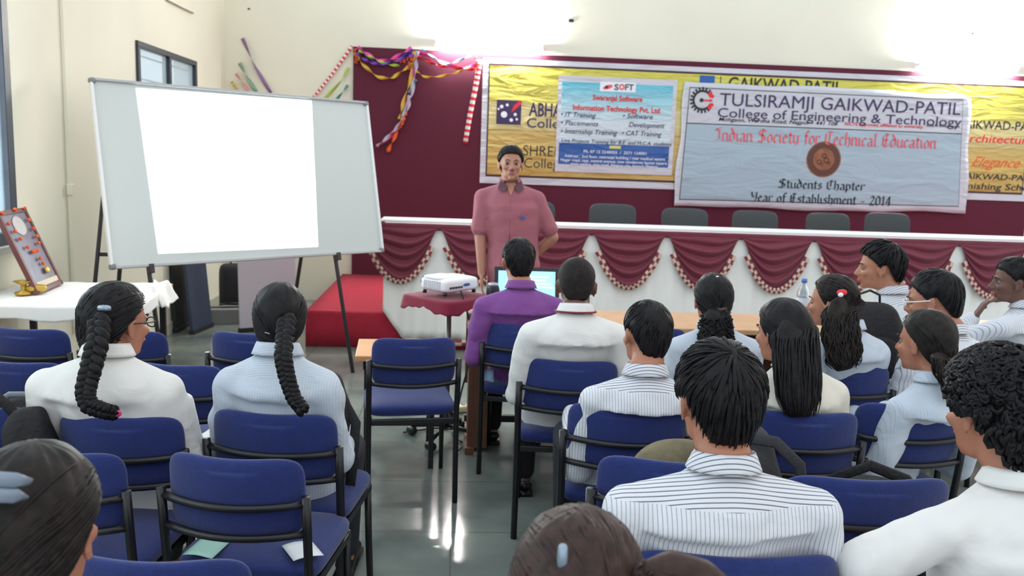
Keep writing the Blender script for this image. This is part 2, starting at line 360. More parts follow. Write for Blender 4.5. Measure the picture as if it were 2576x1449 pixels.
# ------------------------------------------------------------------ banners
Yb = YB-.052
def quad(mb, xa, xb, za, zb_, y, th=.002): return mb.box(((xa+xb)/2, y, (za+zb_)/2), (xb-xa, th, zb_-za))
def sheetmat(name, col, rough, amp=.5, sc=1.2, col2=None, bands=None):
    m = bpy.data.materials.new(name); m.use_nodes = True; N = m.node_tree.nodes; L = m.node_tree.links; b = N['Principled BSDF']
    b.inputs['Base Color'].default_value = col; b.inputs['Roughness'].default_value = rough
    t = N.new('ShaderNodeTexCoord')
    if bands:
        sp = N.new('ShaderNodeSeparateXYZ'); r = N.new('ShaderNodeValToRGB'); mr = N.new('ShaderNodeMapRange'); L.new(t.outputs['Object'], sp.inputs[0]); L.new(sp.outputs[2], mr.inputs[0])
        mr.inputs[1].default_value = bands[0]; mr.inputs[2].default_value = bands[1]
        while len(r.color_ramp.elements) < len(bands[2]): r.color_ramp.elements.new(.5)
        for e, (p, c) in zip(r.color_ramp.elements, bands[2]): e.position = p; e.color = c
        L.new(mr.outputs[0], r.inputs[0]); L.new(r.outputs[0], b.inputs['Base Color'])
    mp = N.new('ShaderNodeMapping'); mp.inputs['Rotation'].default_value = (0, .7, 0); mp.inputs['Scale'].default_value = (sc, 1, sc*4)
    n = N.new('ShaderNodeTexNoise'); n.inputs['Scale'].default_value = 1.6; n.inputs['Detail'].default_value = 4; n.inputs['Distortion'].default_value = .8
    bp = N.new('ShaderNodeBump'); bp.inputs['Strength'].default_value = amp; bp.inputs['Distance'].default_value = .06
    L.new(t.outputs['Object'], mp.inputs[0]); L.new(mp.outputs[0], n.inputs['Vector']); L.new(n.outputs[0], bp.inputs['Height']); L.new(bp.outputs[0], b.inputs['Normal'])
    MATS[name] = m; return m
M_vw = sheetmat('vinyl_white', srgb(204, 204, 212), .4)
M_vdark = mat('print_dark', srgb(62, 36, 40), .5); M_ink = mat('print_ink', srgb(34, 30, 40), .5); M_navy = mat('print_navy', srgb(58, 40, 86), .5)
M_pred = mat('print_red', srgb(222, 40, 52), .5); M_pblue = mat('print_blue', srgb(42, 92, 168), .5); M_pwhite = mat('print_white', srgb(236, 238, 244), .5)
M_pink = mat('print_pink_red', srgb(232, 92, 104), .5); M_grn = mat('print_green_grey', srgb(84, 98, 96), .5); M_por = mat('print_orange', srgb(226, 92, 40), .5)
M_cop = mat('copper_print', srgb(150, 92, 58), .5, noise=.35, nscale=14); M_copd = mat('dark_copper_print', srgb(92, 52, 42), .5); M_yel = mat('print_yellow', srgb(226, 214, 110), .5)
def text(s, p, width, height, m, parent, bold=0, shear=0, name='lettering', y=None):
    c = bpy.data.curves.new(name, 'FONT'); c.body = s; c.size = 1; c.extrude = .002; c.offset = bold; c.shear = shear; c.resolution_u = 3
    o = bpy.data.objects.new(name, c); COL.objects.link(o); dg = bpy.context.evaluated_depsgraph_get()
    me = bpy.data.meshes.new_from_object(o.evaluated_get(dg)); bpy.data.objects.remove(o)
    n = len(me.vertices); V = np.empty(n*3); me.vertices.foreach_get('co', V); V = V.reshape(-1, 3)
    x0, x1 = V[:, 0].min(), V[:, 0].max(); sx_ = width/(x1-x0); sz = height/.70
    W_ = np.c_[(V[:, 0]-x0)*sx_+p[0], p[1]+(-V[:, 2])*.5, V[:, 1]*sz+p[2]]
    me.vertices.foreach_set('co', W_.ravel()); me.update()
    return link(name, me, m, parent)
def tpx(s, x0, y0, x1, hpx, m, parent, y, bold=0, shear=0):       # a line of print from its two ends as seen in the photo
    a = on(x0, y0, 1, y); b = on(x1, y0, 1, y); hh = hpx*a[1]/F
    return text(s, (a[0], y-.003, a[2]), b[0]-a[0], hh, m, parent, bold, shear)
# broad-nib letters for the black-letter lines
G = {'I': (.5, [[(.42, .95), (.1, .85), (.3, .7), (.3, .15), (.05, 0)], [(.1, .85), (.0, .7)]]), 'n': (.45, [[(.05, .6), (.05, .08), (.1, 0)], [(.05, .5), (.2, .6), (.32, .5), (.32, .08), (.4, 0)]]),
 'd': (.45, [[(.3, .5), (.15, .6), (.05, .45), (.05, .12), (.17, 0), (.32, .12), (.32, .55), (.1, .95)]]), 'i': (.24, [[(.05, .6), (.08, .08), (.16, 0)], [(.07, .78), (.12, .83)]]),
 'a': (.44, [[(.05, .55), (.18, .6), (.3, .5), (.3, .08), (.38, 0)], [(.3, .35), (.08, .25), (.05, .1), (.15, 0), (.3, .1)]]), 'S': (.6, [[(.5, .8), (.3, .95), (.08, .8), (.1, .6), (.45, .4), (.45, .15), (.25, 0), (.0, .1)], [(.28, .95), (.28, 0)]]),
 'o': (.42, [[(.18, .6), (.05, .45), (.05, .12), (.18, 0), (.32, .12), (.32, .45), (.18, .6)]]), 'c': (.36, [[(.28, .5), (.16, .6), (.05, .45), (.05, .12), (.16, 0), (.28, .08)]]),
 'e': (.38, [[(.05, .3), (.28, .42), (.16, .6), (.05, .45), (.05, .12), (.16, 0), (.3, .08)]]), 't': (.3, [[(.1, .8), (.1, .1), (.2, 0)], [(0, .6), (.25, .6)]]),
 'y': (.44, [[(.05, .6), (.05, .15), (.18, .02), (.32, .12)], [(.32, .6), (.32, 0), (.1, -.25)]]), 'f': (.32, [[(.32, .88), (.18, .95), (.12, .8), (.12, 0), (.05, -.1)], [(0, .58), (.28, .58)]]),
 'r': (.34, [[(.06, .6), (.06, 0)], [(.06, .48), (.2, .6), (.3, .52)]]), 'T': (.56, [[(.5, .92), (.2, .95), (.05, .8), (.03, .5), (.05, .12), (.25, 0), (.48, .12)], [(.3, .9), (.28, .25)]]),
 'h': (.45, [[(.08, .95), (.08, 0)], [(.08, .48), (.22, .6), (.33, .48), (.33, .1), (.25, -.12)]]), 'l': (.24, [[(.08, .95), (.08, .08), (.17, 0)]]), 'E': (.56, [[(.45, .88), (.22, .95), (.06, .75), (.06, .15), (.25, 0), (.48, .1)], [(.06, .5), (.38, .52)], [(.28, .9), (.26, .1)]]),
 'u': (.46, [[(.05, .6), (.05, .12), (.15, 0), (.32, .12)], [(.32, .6), (.32, .08), (.4, 0)]]), 'C': (.55, [[(.48, .85), (.25, .95), (.06, .75), (.06, .15), (.25, 0), (.48, .12)], [(.3, .88), (.3, .3)]]),
 'p': (.45, [[(.06, .65), (.06, -.25)], [(.06, .5), (.2, .6), (.33, .45), (.33, .12), (.2, 0), (.06, .1)]]), 'Y': (.55, [[(.05, .95), (.1, .55), (.25, .45), (.42, .6)], [(.42, .95), (.42, .3), (.3, 0), (.1, 0)]]),
 'b': (.44, [[(.08, .95), (.06, .12), (.18, 0), (.32, .12), (.32, .45), (.2, .6), (.08, .5)]]), 's': (.36, [[(.28, .52), (.15, .6), (.05, .45), (.28, .2), (.16, 0), (.03, .08)]]),
 'm': (.68, [[(.05, .6), (.05, 0)], [(.05, .5), (.18, .6), (.29, .5), (.29, 0)], [(.29, .5), (.42, .6), (.54, .5), (.54, .08), (.6, 0)]]), '-': (.4, [[(.08, .32), (.3, .32)]]),
 '2': (.46, [[(.06, .75), (.2, .95), (.36, .75), (.05, .02), (.4, .02)]]), '0': (.46, [[(.2, .95), (.05, .7), (.05, .2), (.2, 0), (.36, .2), (.36, .7), (.2, .95)]]), '1': (.34, [[(.05, .8), (.17, .95), (.17, 0)]]), '4': (.46, [[(.3, 0), (.3, .95), (.04, .3), (.4, .3)]]), ' ': (.3, [])}
def nibtext(s, x0, y0, x1, hpx, m, parent, y, w=.055):
    a = on(x0, y0, 1, y); b = on(x1, y0, 1, y); hh = hpx*a[1]/F; tot = sum(G[c][0] for c in s); k = (b[0]-a[0])/tot
    mb = MB(); cx = 0; nx, nz = w*math.cos(.7), w*math.sin(.7)
    for c in s:
        for st in G[c][1]:
            for (ax, az), (bx, bz) in zip(st, st[1:]):
                q = [(ax-nx, az-nz), (ax+nx, az+nz), (bx+nx, bz+nz), (bx-nx, bz-nz)]
                if (bx-ax)*nz-(bz-az)*nx < 0: q = q[::-1]
                f = [(a[0]+(cx+px_)*k, y-.005, a[2]+pz*hh) for px_, pz in q]; bk = [(p[0], y-.003, p[2]) for p in f]
                mb.add(f+bk, [(0, 1, 2, 3), (7, 6, 5, 4)])
        cx += G[c][0]
    return mb.build('lettering', m, parent)
def disc(mb, c, r, y, n=32, r0_=0, a0=0, a1=2*PI, th=.002):
    V = []; k = n+1
    for i in range(k):
        a = a0+(a1-a0)*i/n; V += [(c[0]+math.cos(a)*r, y, c[1]+math.sin(a)*r), (c[0]+math.cos(a)*max(r0_, 1e-4), y, c[1]+math.sin(a)*max(r0_, 1e-4))]
    return mb.add(V, [(2*i, 2*i+1, 2*i+3, 2*i+2)[::-1] for i in range(n)])
def P2(x, y, yy): p = on(x, y, 1, yy); return p[0], p[2]
# yellow banner
Y1 = Yb-.004; bx0, bz1, bz0, bx1 = .215, 2.722, 1.372, 6.52
b1 = thing('banner', 'long yellow printed banner with white border across the maroon backdrop', 'banner', (0, 0, 0), 0)
quad(MB(), bx0, bx1, bz0, bz1, Y1).build('border_sheet', M_vw, b1)
quad(MB(), bx0+.062, bx1-.05, bz0+.075, bz1-.055, Y1-.002).build('dark_outline', M_vdark, b1)
yl = [(0, srgb(196, 160, 84)), (.2, srgb(202, 170, 92)), (.40, srgb(204, 176, 104)), (.415, srgb(184, 148, 80)), (.43, srgb(208, 192, 130)), (.66, srgb(212, 200, 140)), (.68, srgb(202, 190, 92)), (1, srgb(208, 202, 84))]
M_vy = sheetmat('vinyl_yellow', srgb(215, 180, 70), .24, .75, 1.3, bands=(bz0+.1, bz1-.08, yl))
quad(MB(), bx0+.078, bx1-.065, bz0+.098, bz1-.078, Y1-.004).build('yellow_print', M_vy, b1)
yt = Y1-.0062
quad(MB(), *[P2(1250, 252, yt)[0], P2(1312, 252, yt)[0]], P2(1280, 313, yt)[1], P2(1280, 252, yt)[1], yt).build('square_logo', M_navy, b1)
m = MB()
cx_, cz_ = P2(1268, 288, yt); disc(m, (cx_, cz_), .035, yt-.003, 16)
for (x, y, r) in ((1296, 288, .018), (1286, 302, .02), (1262, 268, .02), (1276, 264, .016), (1254, 274, .012), (1300, 300, .014)): disc(m, P2(x, y, yt), r, yt-.003, 10)
m.build('logo_figure', M_pwhite, b1)
p = [P2(x, y, yt) for x, y in ((1292, 266), (1309, 252), (1312, 262), (1286, 284))]
MB().add([(q[0], yt-.0045, q[1]) for q in p], [(3, 2, 1, 0)]).build('logo_flash', M_pred, b1)
tpx('ABHA', 1330, 291, 1412, 32, M_navy, b1, yt, .018); tpx('College', 1325, 320, 1440, 23, M_navy, b1, yt, .004)
tpx('SHREE', 1316, 391, 1408, 26, M_ink, b1, yt, -.008); tpx('College', 1318, 421, 1420, 24, M_ink, b1, yt, -.008)
tpx('GAIKWAD-PATIL', 1832, 224, 2118, 30, M_ink, b1, yt, .012)
quad(MB(), P2(1760, 200, yt)[0], P2(1798, 200, yt)[0], P2(1780, 222, yt)[1], P2(1780, 190, yt)[1], yt).build('blue_logo', M_pblue, b1)
quad(MB(), P2(1812, 200, yt)[0], P2(1814, 200, yt)[0], P2(1813, 222, yt)[1], P2(1813, 192, yt)[1], yt).build('divider', M_ink, b1)
tpx('GAIKWAD-PATIL', 2406, 322, 2624, 22, M_ink, b1, yt, .004); tpx('Architecture', 2412, 356, 2600, 20, M_pred, b1, yt, .006, .15)
tpx('Elegance', 2444, 418, 2566, 26, M_por, b1, yt, .0, .5)
tpx('GAIKWAD-PATIL', 2410, 449, 2610, 15, M_ink, b1, yt, .006, .1); tpx('Finishing School', 2412, 474, 2612, 16, M_ink, b1, yt, .006, .1)
# blue square poster
Y2 = Yb-.016
b2_ = thing('poster', 'square blue and white training poster pinned over the yellow banner', 'poster')
px0, px1, pz0, pz1 = 1.044, 2.363, 1.528, 2.57
quad(MB(), px0, px1, pz0, pz1, Y2).build('white_sheet', M_vw, b2_)
skyb = [(0, srgb(200, 214, 222)), (.35, srgb(206, 218, 226)), (.6, srgb(176, 214, 224)), (1, srgb(96, 190, 212))]
M_vsky = sheetmat('vinyl_sky', srgb(150, 200, 220), .3, .6, 1.4, bands=(1.85, pz1-.07, skyb))
quad(MB(), px0+.04, px1-.045, 1.83, pz1-.065, Y2-.002).build('sky_print', M_vsky, b2_)
M_vblue = sheetmat('vinyl_blue', srgb(44, 88, 160), .3, .6, 1.4)
quad(MB(), px0+.035, px1-.05, pz0+.085, 1.845, Y2-.004).build('blue_panel', M_vblue, b2_)
yt = Y2-.0055
quad(MB(), P2(1510, 206, yt)[0], P2(1600, 206, yt)[0], P2(1550, 231, yt)[1], P2(1550, 207, yt)[1], yt).build('logo_panel', M_pwhite, b2_)
m = MB(); c = P2(1529, 219, yt); V = [(c[0]+.055*math.cos(a)*math.cos(.3)-.022*math.sin(a)*math.sin(.3), yt-.003, c[1]+.055*math.cos(a)*math.sin(.3)+.022*math.sin(a)*math.cos(.3)) for a in np.linspace(0, 2*PI, 24, endpoint=False)]
m.add(V, [tuple(range(24))]); m.build('swirl_logo', M_pink, b2_); disc(MB(), P2(1526, 219, yt), .016, yt-.005, 12).build('swirl_centre', M_ink, b2_)
tpx('S', 1545, 226, 1556, 14, M_grn, b2_, yt-.001, .03); tpx('O', 1557, 225, 1571, 13, M_pink, b2_, yt-.001, .05); tpx('FT', 1572, 226, 1594, 14, M_grn, b2_, yt-.001, .03)
tpx('Swaranjal Software', 1491, 251, 1616, 13, M_pred, b2_, yt, .022); tpx('Information Technology Pvt. Ltd', 1441, 276, 1660, 13, M_pred, b2_, yt, .022)
for s, x0, y0, x1 in (('• IT Training', 1411, 293, 1499), ('• Software', 1567, 297, 1642), ('• Placements', 1411, 314, 1505), ('Development', 1582, 319, 1672), ('• Internship Training', 1411, 335, 1553), ('• CAT Training', 1565, 340, 1664)):
    tpx(s, x0, y0, x1, 12, M_navy, b2_, yt, 0, .25)
tpx('Live Projects Training for B.E. and M.C.A. students', 1412, 357, 1690, 9, M_navy, b2_, yt, 0, .25)
quad(MB(), P2(1533, 370, yt)[0], P2(1562, 370, yt)[0], P2(1548, 374, yt)[1], P2(1548, 367, yt)[1], yt).build('yellow_label', M_yel, b2_)
for s, x0, y0, x1 in (('Ph. 07 12 2240055  /  2571 124001', 1468, 384, 1626), ('Address : 2nd floor, swaranjal building / near medical square', 1420, 395, 1673), ('Nagar road, opp. central avenue, new nandanvan layout square', 1410, 405, 1678), ('main centre, ring road, Nagpur city, branch Nagpur', 1436, 415, 1655)):
    tpx(s, x0, y0, x1, 7, M_pwhite, b2_, yt, .01)
# pale blue society banner
Y3 = Yb-.030
b3 = thing('banner', 'pale blue society banner with round copper medallion hung over the yellow banner', 'banner')
M_vb = sheetmat('cloth_pale_blue', srgb(166, 186, 198), .55, .5, .9); M_vg = sheetmat('cloth_pale_white', srgb(198, 200, 208), .5, .5, 1.0)
TL, TR, BR, BL = [on(x, y, 1, Y3) for x, y in ((1723, 204), (2443, 238), (2431, 537), (1693, 519))]
def bil(u, v, dy=0, j=0):
    p = (TL*(1-u)+TR*u)*(1-v)+(BL*(1-u)+BR*u)*v
    z = p[2]+j*(.010*math.sin(u*9)+.006*math.sin(u*23+1))*(v if v > .5 else -(1-v)); r = .10
    if j and u > .97 and v < .12: z -= .05*(1-v/.12)*((u-.97)/.03)
    return (p[0]+j*.012*math.sin(v*11)*(1 if u > .5 else -1)*abs(2*u-1)**3, Y3+dy, z)
M0 = MB().grid(lambda u, v: bil(u, v, 0, 1), 80, 30, flip=True).build('hem_sheet', M_vg, b3, True, solid=.002)
def patch(name, u0, u1, v0, v1, dy, m): return MB().grid(lambda u, v: bil(u0+(u1-u0)*u, v0+(v1-v0)*v, dy), 20, 8, flip=True).build(name, m, b3, True)
patch('dark_outline', .018, .972, .045, .945, -.0025, M_ink); patch('white_heading', .0205, .9705, .052, .325, -.0035, M_vg); patch('blue_field', .0205, .9705, .333, .938, -.0035, M_vb)
yt = Y3-.0048
tpx('TULSIRAMJI GAIKWAD-PATIL', 1810, 265, 2418, 31, M_navy, b3, yt, 0); tpx('College of Engineering & Technology', 1805, 294, 2420, 23, M_navy, b3, yt, 0)
tpx('Mohgaon, Wardha Road, Nagpur - 441 108', 1808, 304, 2108, 9, M_ink, b3, yt, .006, .2); tpx('AICTE approved, affiliated to university', 2124, 315, 2322, 8, M_pred, b3, yt, .004); tpx('Society for technical education', 2330, 318, 2414, 7, M_ink, b3, yt)
nibtext('Indian Society for Technical Education', 1797, 353, 2358, 34, M_pink, b3, yt)
nibtext('Students Chapter', 1958, 472, 2176, 24, M_ink, b3, yt, .06); nibtext('Year of Establishment - 2014', 1888, 506, 2242, 25, M_ink, b3, yt, .06)
# gear emblem
c = P2(1767, 252, yt); m = MB(); disc(m, c, .112, yt-.002, 40, .088, .9, 2*PI-.9)
for a in np.linspace(.95, 2*PI-.95, 15):
    R_ = np.array([[math.cos(a), 0, -math.sin(a)], [0, 1, 0], [math.sin(a), 0, math.cos(a)]]); m.box((c[0]+.125*math.cos(a), yt-.002, c[1]+.125*math.sin(a)), (.034, .002, .020), R_)
disc(m, (c[0]-.01, c[1]), .022, yt-.004, 16); m.build('gear_emblem', M_ink, b3)
m = MB()
for t0_, t1_ in ((.35, .9), (-.9, -.35)): disc(m, c, .128, yt-.002, 10, .085, t0_, t1_)
for a in (.75, .4, -.4, -.75): disc(m, (c[0]+.118*math.cos(a), c[1]+.118*math.sin(a)), .02, yt-.004, 10)
m.box((c[0]+.055, yt-.003, c[1]), (.09, .002, .016)); disc(m, (c[0]+.095, c[1]), .022, yt-.005, 3, 0, 2.1, 2.1+2*PI); m.build('red_gear_half', M_pred, b3)
# medallion
c = P2(2072, 401, yt); rr = .2
disc(MB(), c, rr, yt, 48).build('medallion_rim', M_cop, b3); disc(MB(), c, rr*.93, yt-.002, 48).build('medallion_band', M_copd, b3); disc(MB(), c, rr*.62, yt-.004, 40).build('medallion_face', M_cop, b3)
m = MB(); 
for dx, dz, r in ((.03, -.01, .035), (-.05, -.03, .03), (0, .04, .03), (-.02, -.06, .02), (.06, -.045, .02)): disc(m, (c[0]+dx, c[1]+dz), r, yt-.006, 14, r*.55)
m.build('medallion_relief', M_copd, b3)
# ------------------------------------------------------------------ party streamers
def ribbon(P, w, twists, n=None):
    P = np.array(P, float); k = n or max(12, int(twists*8)); tt = np.linspace(0, 1, k); s = np.linspace(0, 1, len(P)); Q = np.c_[[np.interp(tt, s, P[:, i]) for i in range(3)]].T
    T = np.gradient(Q, axis=0); T /= np.linalg.norm(T, axis=1)[:, None]; A = np.cross(T, (0, 1, 0)); A /= np.linalg.norm(A, axis=1)[:, None]+1e-9; B = np.cross(T, A)
    a = tt*twists*2*PI; D = (np.cos(a)[:, None]*A+np.sin(a)[:, None]*B)*w/2
    return MB().add(np.vstack([Q-D, Q+D]), [(i, i+1, k+i+1, k+i) for i in range(k-1)], [(t_, 0) for t_ in tt]+[(t_, 1) for t_ in tt])
def stripem(name, c1, c2, n):
    if name in MATS: return MATS[name]
    m = bpy.data.materials.new(name); m.use_nodes = True; N = m.node_tree.nodes; L = m.node_tree.links; b = N['Principled BSDF']
    t = N.new('ShaderNodeTexCoord'); w_ = N.new('ShaderNodeTexWave'); w_.inputs['Scale'].default_value = n/6.28*2; r = N.new('ShaderNodeValToRGB'); r.color_ramp.interpolation = 'CONSTANT'
    r.color_ramp.elements[0].color = c1; r.color_ramp.elements[1].color = c2; r.color_ramp.elements[1].position = .45
    L.new(t.outputs['UV'], w_.inputs['Vector']); L.new(w_.outputs['Color'], r.inputs[0]); L.new(r.outputs[0], b.inputs['Base Color']); MATS[name] = m; b.inputs['Roughness'].default_value = .5; return m
CR_ = {'red': srgb(220, 40, 60), 'pink': srgb(232, 70, 160), 'purple': srgb(140, 110, 150), 'green': srgb(140, 170, 150), 'lime': srgb(170, 196, 70), 'teal': srgb(60, 140, 130), 'yellow': srgb(226, 200, 80), 'rose': srgb(232, 160, 165), 'orange': srgb(232, 96, 40), 'blue': srgb(58, 48, 120), 'violet': srgb(120, 60, 170), 'gold': srgb(222, 180, 60), 'white': srgb(236, 226, 220), 'cyan': srgb(80, 170, 190), 'silver': srgb(190, 184, 200)}
CM = {k: mat('streamer_'+k, v, .4) for k, v in CR_.items()}
def stre(pts, col, w, tw, lab, y=YB-.03, group='paper streamers on the back wall', mt=None):
    P = [on(x, yy, 1, y) for x, yy in pts]
    return tag(ribbon(P, w, tw).build('paper_streamer', mt or CM[col], None, True, solid=.0015), lab, 'streamer', group)
stre([(886, 116), (836, 186), (788, 246)], 'red', .035, .08, 'red and white twisted streamer slanting left from the corner of the maroon panel', mt=stripem('red_white', CR_['red'], CR_['white'], 14))
stre([(877, 170), (855, 208), (815, 250)], 'lime', .03, .6, 'lime green streamer between the red-white one and the maroon panel')
stre([(875, 214), (862, 232), (845, 252)], 'teal', .03, .5, 'short teal streamer just above the right part of the whiteboard')
stre([(610, 96), (640, 165), (682, 235)], 'purple', .04, .6, 'longest purple-grey streamer on the cream wall near the room corner')
stre([(603, 158), (622, 195), (645, 232)], 'green', .045, .6, 'pale green streamer on the cream wall left of the purple one')
stre([(594, 184), (608, 205), (625, 228)], 'rose', .035, .5, 'rose pink streamer on the cream wall just above the whiteboard')
stre([(583, 205), (590, 214), (596, 226)], 'yellow', .04, 1, 'tiny yellow streamer stub at the room corner above the whiteboard')
stre([(1208, 150), (1198, 210), (1182, 290), (1170, 362)], 'red', .055, .04, 'long red and white twisted streamer hanging beside the yellow banner', YB-.07, mt=stripem('red_white', CR_['red'], CR_['white'], 14))
# tinsel garlands: each garland is one bundle of coloured strips
def garland(lab, strips, y=YB-.08):
    r = thing('tinsel_garland', lab, 'garland', (0, 0, 0), 0, 'coloured tinsel garlands on the maroon panel')
    for i, (pts, col, w, tw) in enumerate(strips):
        P = [on(x, yy, 1, y-.006*(i % 4)) for x, yy in pts]
        # smooth path
        s = np.linspace(0, 1, len(P)); tt = np.linspace(0, 1, 20); P = np.array(P)
        Q = np.array([[np.interp(t_, s, P[:, k]) for k in range(3)] for t_ in tt]); Q[1:-1] = (Q[:-2]+2*Q[1:-1]+Q[2:])/4
        ribbon(Q, w, tw*.6+.25*i, 40).build('strip', CM[col], r, True, solid=.0012)
garland('first swag of coloured tinsel from the panel corner to the middle knot', [
 ([(898, 124), (935, 150), (965, 165), (1000, 150), (1040, 124)], 'blue', .05, 2), ([(900, 118), (930, 140), (962, 156), (1000, 142), (1036, 120)], 'pink', .045, 3),
 ([(902, 128), (935, 145), (968, 160), (1005, 166)], 'lime', .035, 2), ([(896, 135), (925, 155), (955, 163), (1000, 152), (1042, 138)], 'violet', .04, 3),
 ([(896, 138), (915, 165), (950, 195), (985, 198), (1010, 180), (1042, 158)], 'gold', .04, 2), ([(893, 122), (897, 150), (893, 160)], 'orange', .05, 1), ([(990, 150), (1015, 155), (1035, 140)], 'orange', .04, 2)])
garland('second swag of coloured tinsel from the middle knot to the yellow banner', [
 ([(1055, 128), (1095, 150), (1140, 168), (1180, 172), (1200, 160)], 'pink', .045, 2), ([(1060, 124), (1090, 145), (1120, 166), (1160, 150), (1185, 140)], 'cyan', .03, 3),
 ([(1050, 140), (1085, 158), (1120, 168), (1165, 172), (1198, 175)], 'red', .04, 3), ([(1045, 178), (1070, 195), (1110, 192), (1150, 182), (1175, 170)], 'gold', .03, 2), ([(1195, 145), (1203, 160), (1190, 175)], 'orange', .04, 1)])
garland('tinsel bundle hanging down from the middle knot to the whiteboard corner', [
 ([(1046, 128), (1042, 180), (1030, 235), (1018, 290), (985, 340), (945, 372)], 'pink', .045, 3), ([(1042, 130), (1036, 190), (1014, 260), (1005, 300)], 'gold', .045, 2),
 ([(1050, 128), (1046, 170), (1035, 240), (1022, 280)], 'silver', .05, 2), ([(1030, 240), (1015, 290), (1000, 320), (975, 345), (948, 368)], 'silver', .04, 2),
 ([(1020, 280), (1010, 310), (990, 350), (975, 382)], 'orange', .045, 1), ([(1047, 200), (1035, 220), (1025, 235)], 'cyan', .03, 1), ([(1040, 140), (1030, 160), (1028, 175)], 'orange', .04, 1), ([(1020, 285), (1008, 315), (1000, 325)], 'orange', .05, 1)])
# ------------------------------------------------------------------ whiteboard on its stand
wc = np.array([-1.461, 6.22, 1.466]); wa, wt = .729, .201
rt = np.array([math.cos(wa), math.sin(wa), 0]); nb_ = np.array([-math.sin(wa), math.cos(wa), 0]); up_ = np.array([0, 0, 1])*math.cos(wt)+nb_*math.sin(wt); nn_ = np.cross(rt, up_)
Rw = np.c_[rt, up_, nn_]        # local x right, y up, z out of the board towards the room
def wp(x, y, z=0): return wc+rt*x+up_*y+nn_*z
wb = thing('whiteboard', 'large white projection board tilted on a black tube stand', 'whiteboard', (wc[0], wc[1], 0), 0)
o_ = np.array([wc[0], wc[1], 0])
MB().box(wc-nn_*.012-o_, (2.08, 1.18, .02), Rw).build('panel', M_board, wb)
for s in (-1, 1):
    MB().box(wp(0, s*.592)-o_, (2.1, .018, .036), Rw).build('long_edge_rail', M_alu, wb, bevel=.003)
    MB().box(wp(s*1.042, 0)-o_, (.018, 1.2, .034), Rw).build('side_rail', M_white, wb, bevel=.003)
for sx_ in (-1, 1):
    for sy in (-1, 1): MB().slab(wp(sx_*1.035, sy*.585)-o_, .022, .02, .022, p=3, n=6, rot=Rw).build('corner_cap', mat('grey_plastic', srgb(130, 134, 138), .5), wb, True)
# the stand: two A shaped trestles and a cross tube
M_tubeb = mat('dark_grey_tube', srgb(52, 50, 54), .45)
for xx, tag_ in ((-.80, 0), (.62, 1)):
    foot = wp(xx, -.6, .10); foot = np.array([foot[0]+nn_[0]*.12, foot[1]+nn_[1]*.12, 0]); topf = wp(xx, -.58, -.035); rear = wp(xx, 0, -.5)
    rear = np.array([wc[0]+rt[0]*xx+nb_[0]*.62, wc[1]+rt[1]*xx+nb_[1]*.62, 0]); top = wp(xx, .35, -.045)
    MB().tube([foot-o_, topf-o_, top-o_], .015, 8).build('leg', M_tubeb, wb, True)
    MB().tube([rear-o_, top-o_], .015, 8).build('leg', M_tubeb, wb, True)
    MB().box(wp(xx, -.612, .0)-o_, (.03, .06, .06), Rw).build('clip', M_tubeb, wb, bevel=.004)
la = on(262, 470, 1, 5.72); lb = on(238, 720, 1, 5.72); lf = la+(lb-la)*(la[2]/(la[2]-lb[2])); lk = on(252, 640, 1, 5.72)
MB().tube([la-o_, lf-o_], .014, 8).build('leg', M_tubeb, wb, True)
MB().tube([lk-o_, lk-o_+np.array([.10, .02, 0])], .013, 8).build('side_knob', M_tubeb, wb, True)
# ------------------------------------------------------------------ projector on its stand
pjc = np.array([-.045, 4.86, 0]); pz = .872
M_vel = mat('maroon_velvet', srgb(122, 12, 48), .8, sheen=.1)
st = thing('projector_stand', 'projector stand on one grey pole with a maroon cloth top', 'stand', tuple(pjc), math.radians(45))
MB().box((0, 0, pz-.03), (.36, .36, .02)).build('tabletop', M_brown, st, bevel=.004)
def drape(u, v):
    a = u*2*PI; c, s = math.cos(a), math.sin(a); k = (abs(c)**9+abs(s)**9)**(-1/9.)
    if v < .45: r = .2*v/.45*k; z = pz-.012
    else:
        q = (v-.45)/.55; r = .2*k+.016*q; z = pz-.012-(.058+.014*math.cos(4*a+PI)+.005*math.sin(a*11)+.004*math.sin(a*23))*q
    return (c*r, s*r, z)
MB().grid(drape, 90, 12).build('maroon_cloth', M_vel, st, True, solid=.004)
MB().tube([(0, 0, pz-.04), (0, 0, .06)], .016, 12).build('pole', mat('grey_pole', srgb(120, 116, 118), .35, metal=.5), st, True)
MB().tube([(0, 0, pz-.04), (0, 0, pz-.13)], .024, 12).build('pole_clamp', M_black, st, True)
for k in range(4):
    a = k*PI/2+.4; c, s = math.cos(a), math.sin(a)
    lg = MB().tube([(0, 0, .09), (c*.22, s*.22, .06)], .013, 8).build('foot', M_black, st, True)
    MB().cap((c*.22, s*.22-.012, .028), (c*.22, s*.22+.012, .028), .027, .027, 10).build('caster', M_black, lg, True)
pj = thing('projector', 'white table projector with a small blue badge on the maroon cloth', 'projector', (pjc[0]-.0, pjc[1]+.02, pz+.004), math.radians(47))
MB().slab((0, 0, .055), .142, .042, .105, p=9, q=5, n=14, rot=np.array([[1, 0, 0], [0, 0, 1], [0, -1, 0]])).build('housing', M_white, pj, True)
MB().slab((-.06, .01, .094), .08, .012, .075, p=6, q=4, n=8, rot=np.array([[1, 0, 0], [0, 0, 1], [0, -1, 0]])).build('lens_hood', M_white, pj, True)
m = MB()
for i in range(9): m.box((-.1421, -.06+.015*i, .055), (.003, .006, .05))
m.build('side_vent', mat('vent_grey', srgb(180, 182, 190), .5), pj)
MB().slab((.03, -.1065, .055), .030, .002, .009, p=2, q=2, n=6).build('blue_badge', M_pblue, pj, True)
m = MB()
for i in range(5): m.box((-.10+.022*i, -.1055, .045), (.018, .002, .012))
m.build('connector', M_dark, pj)
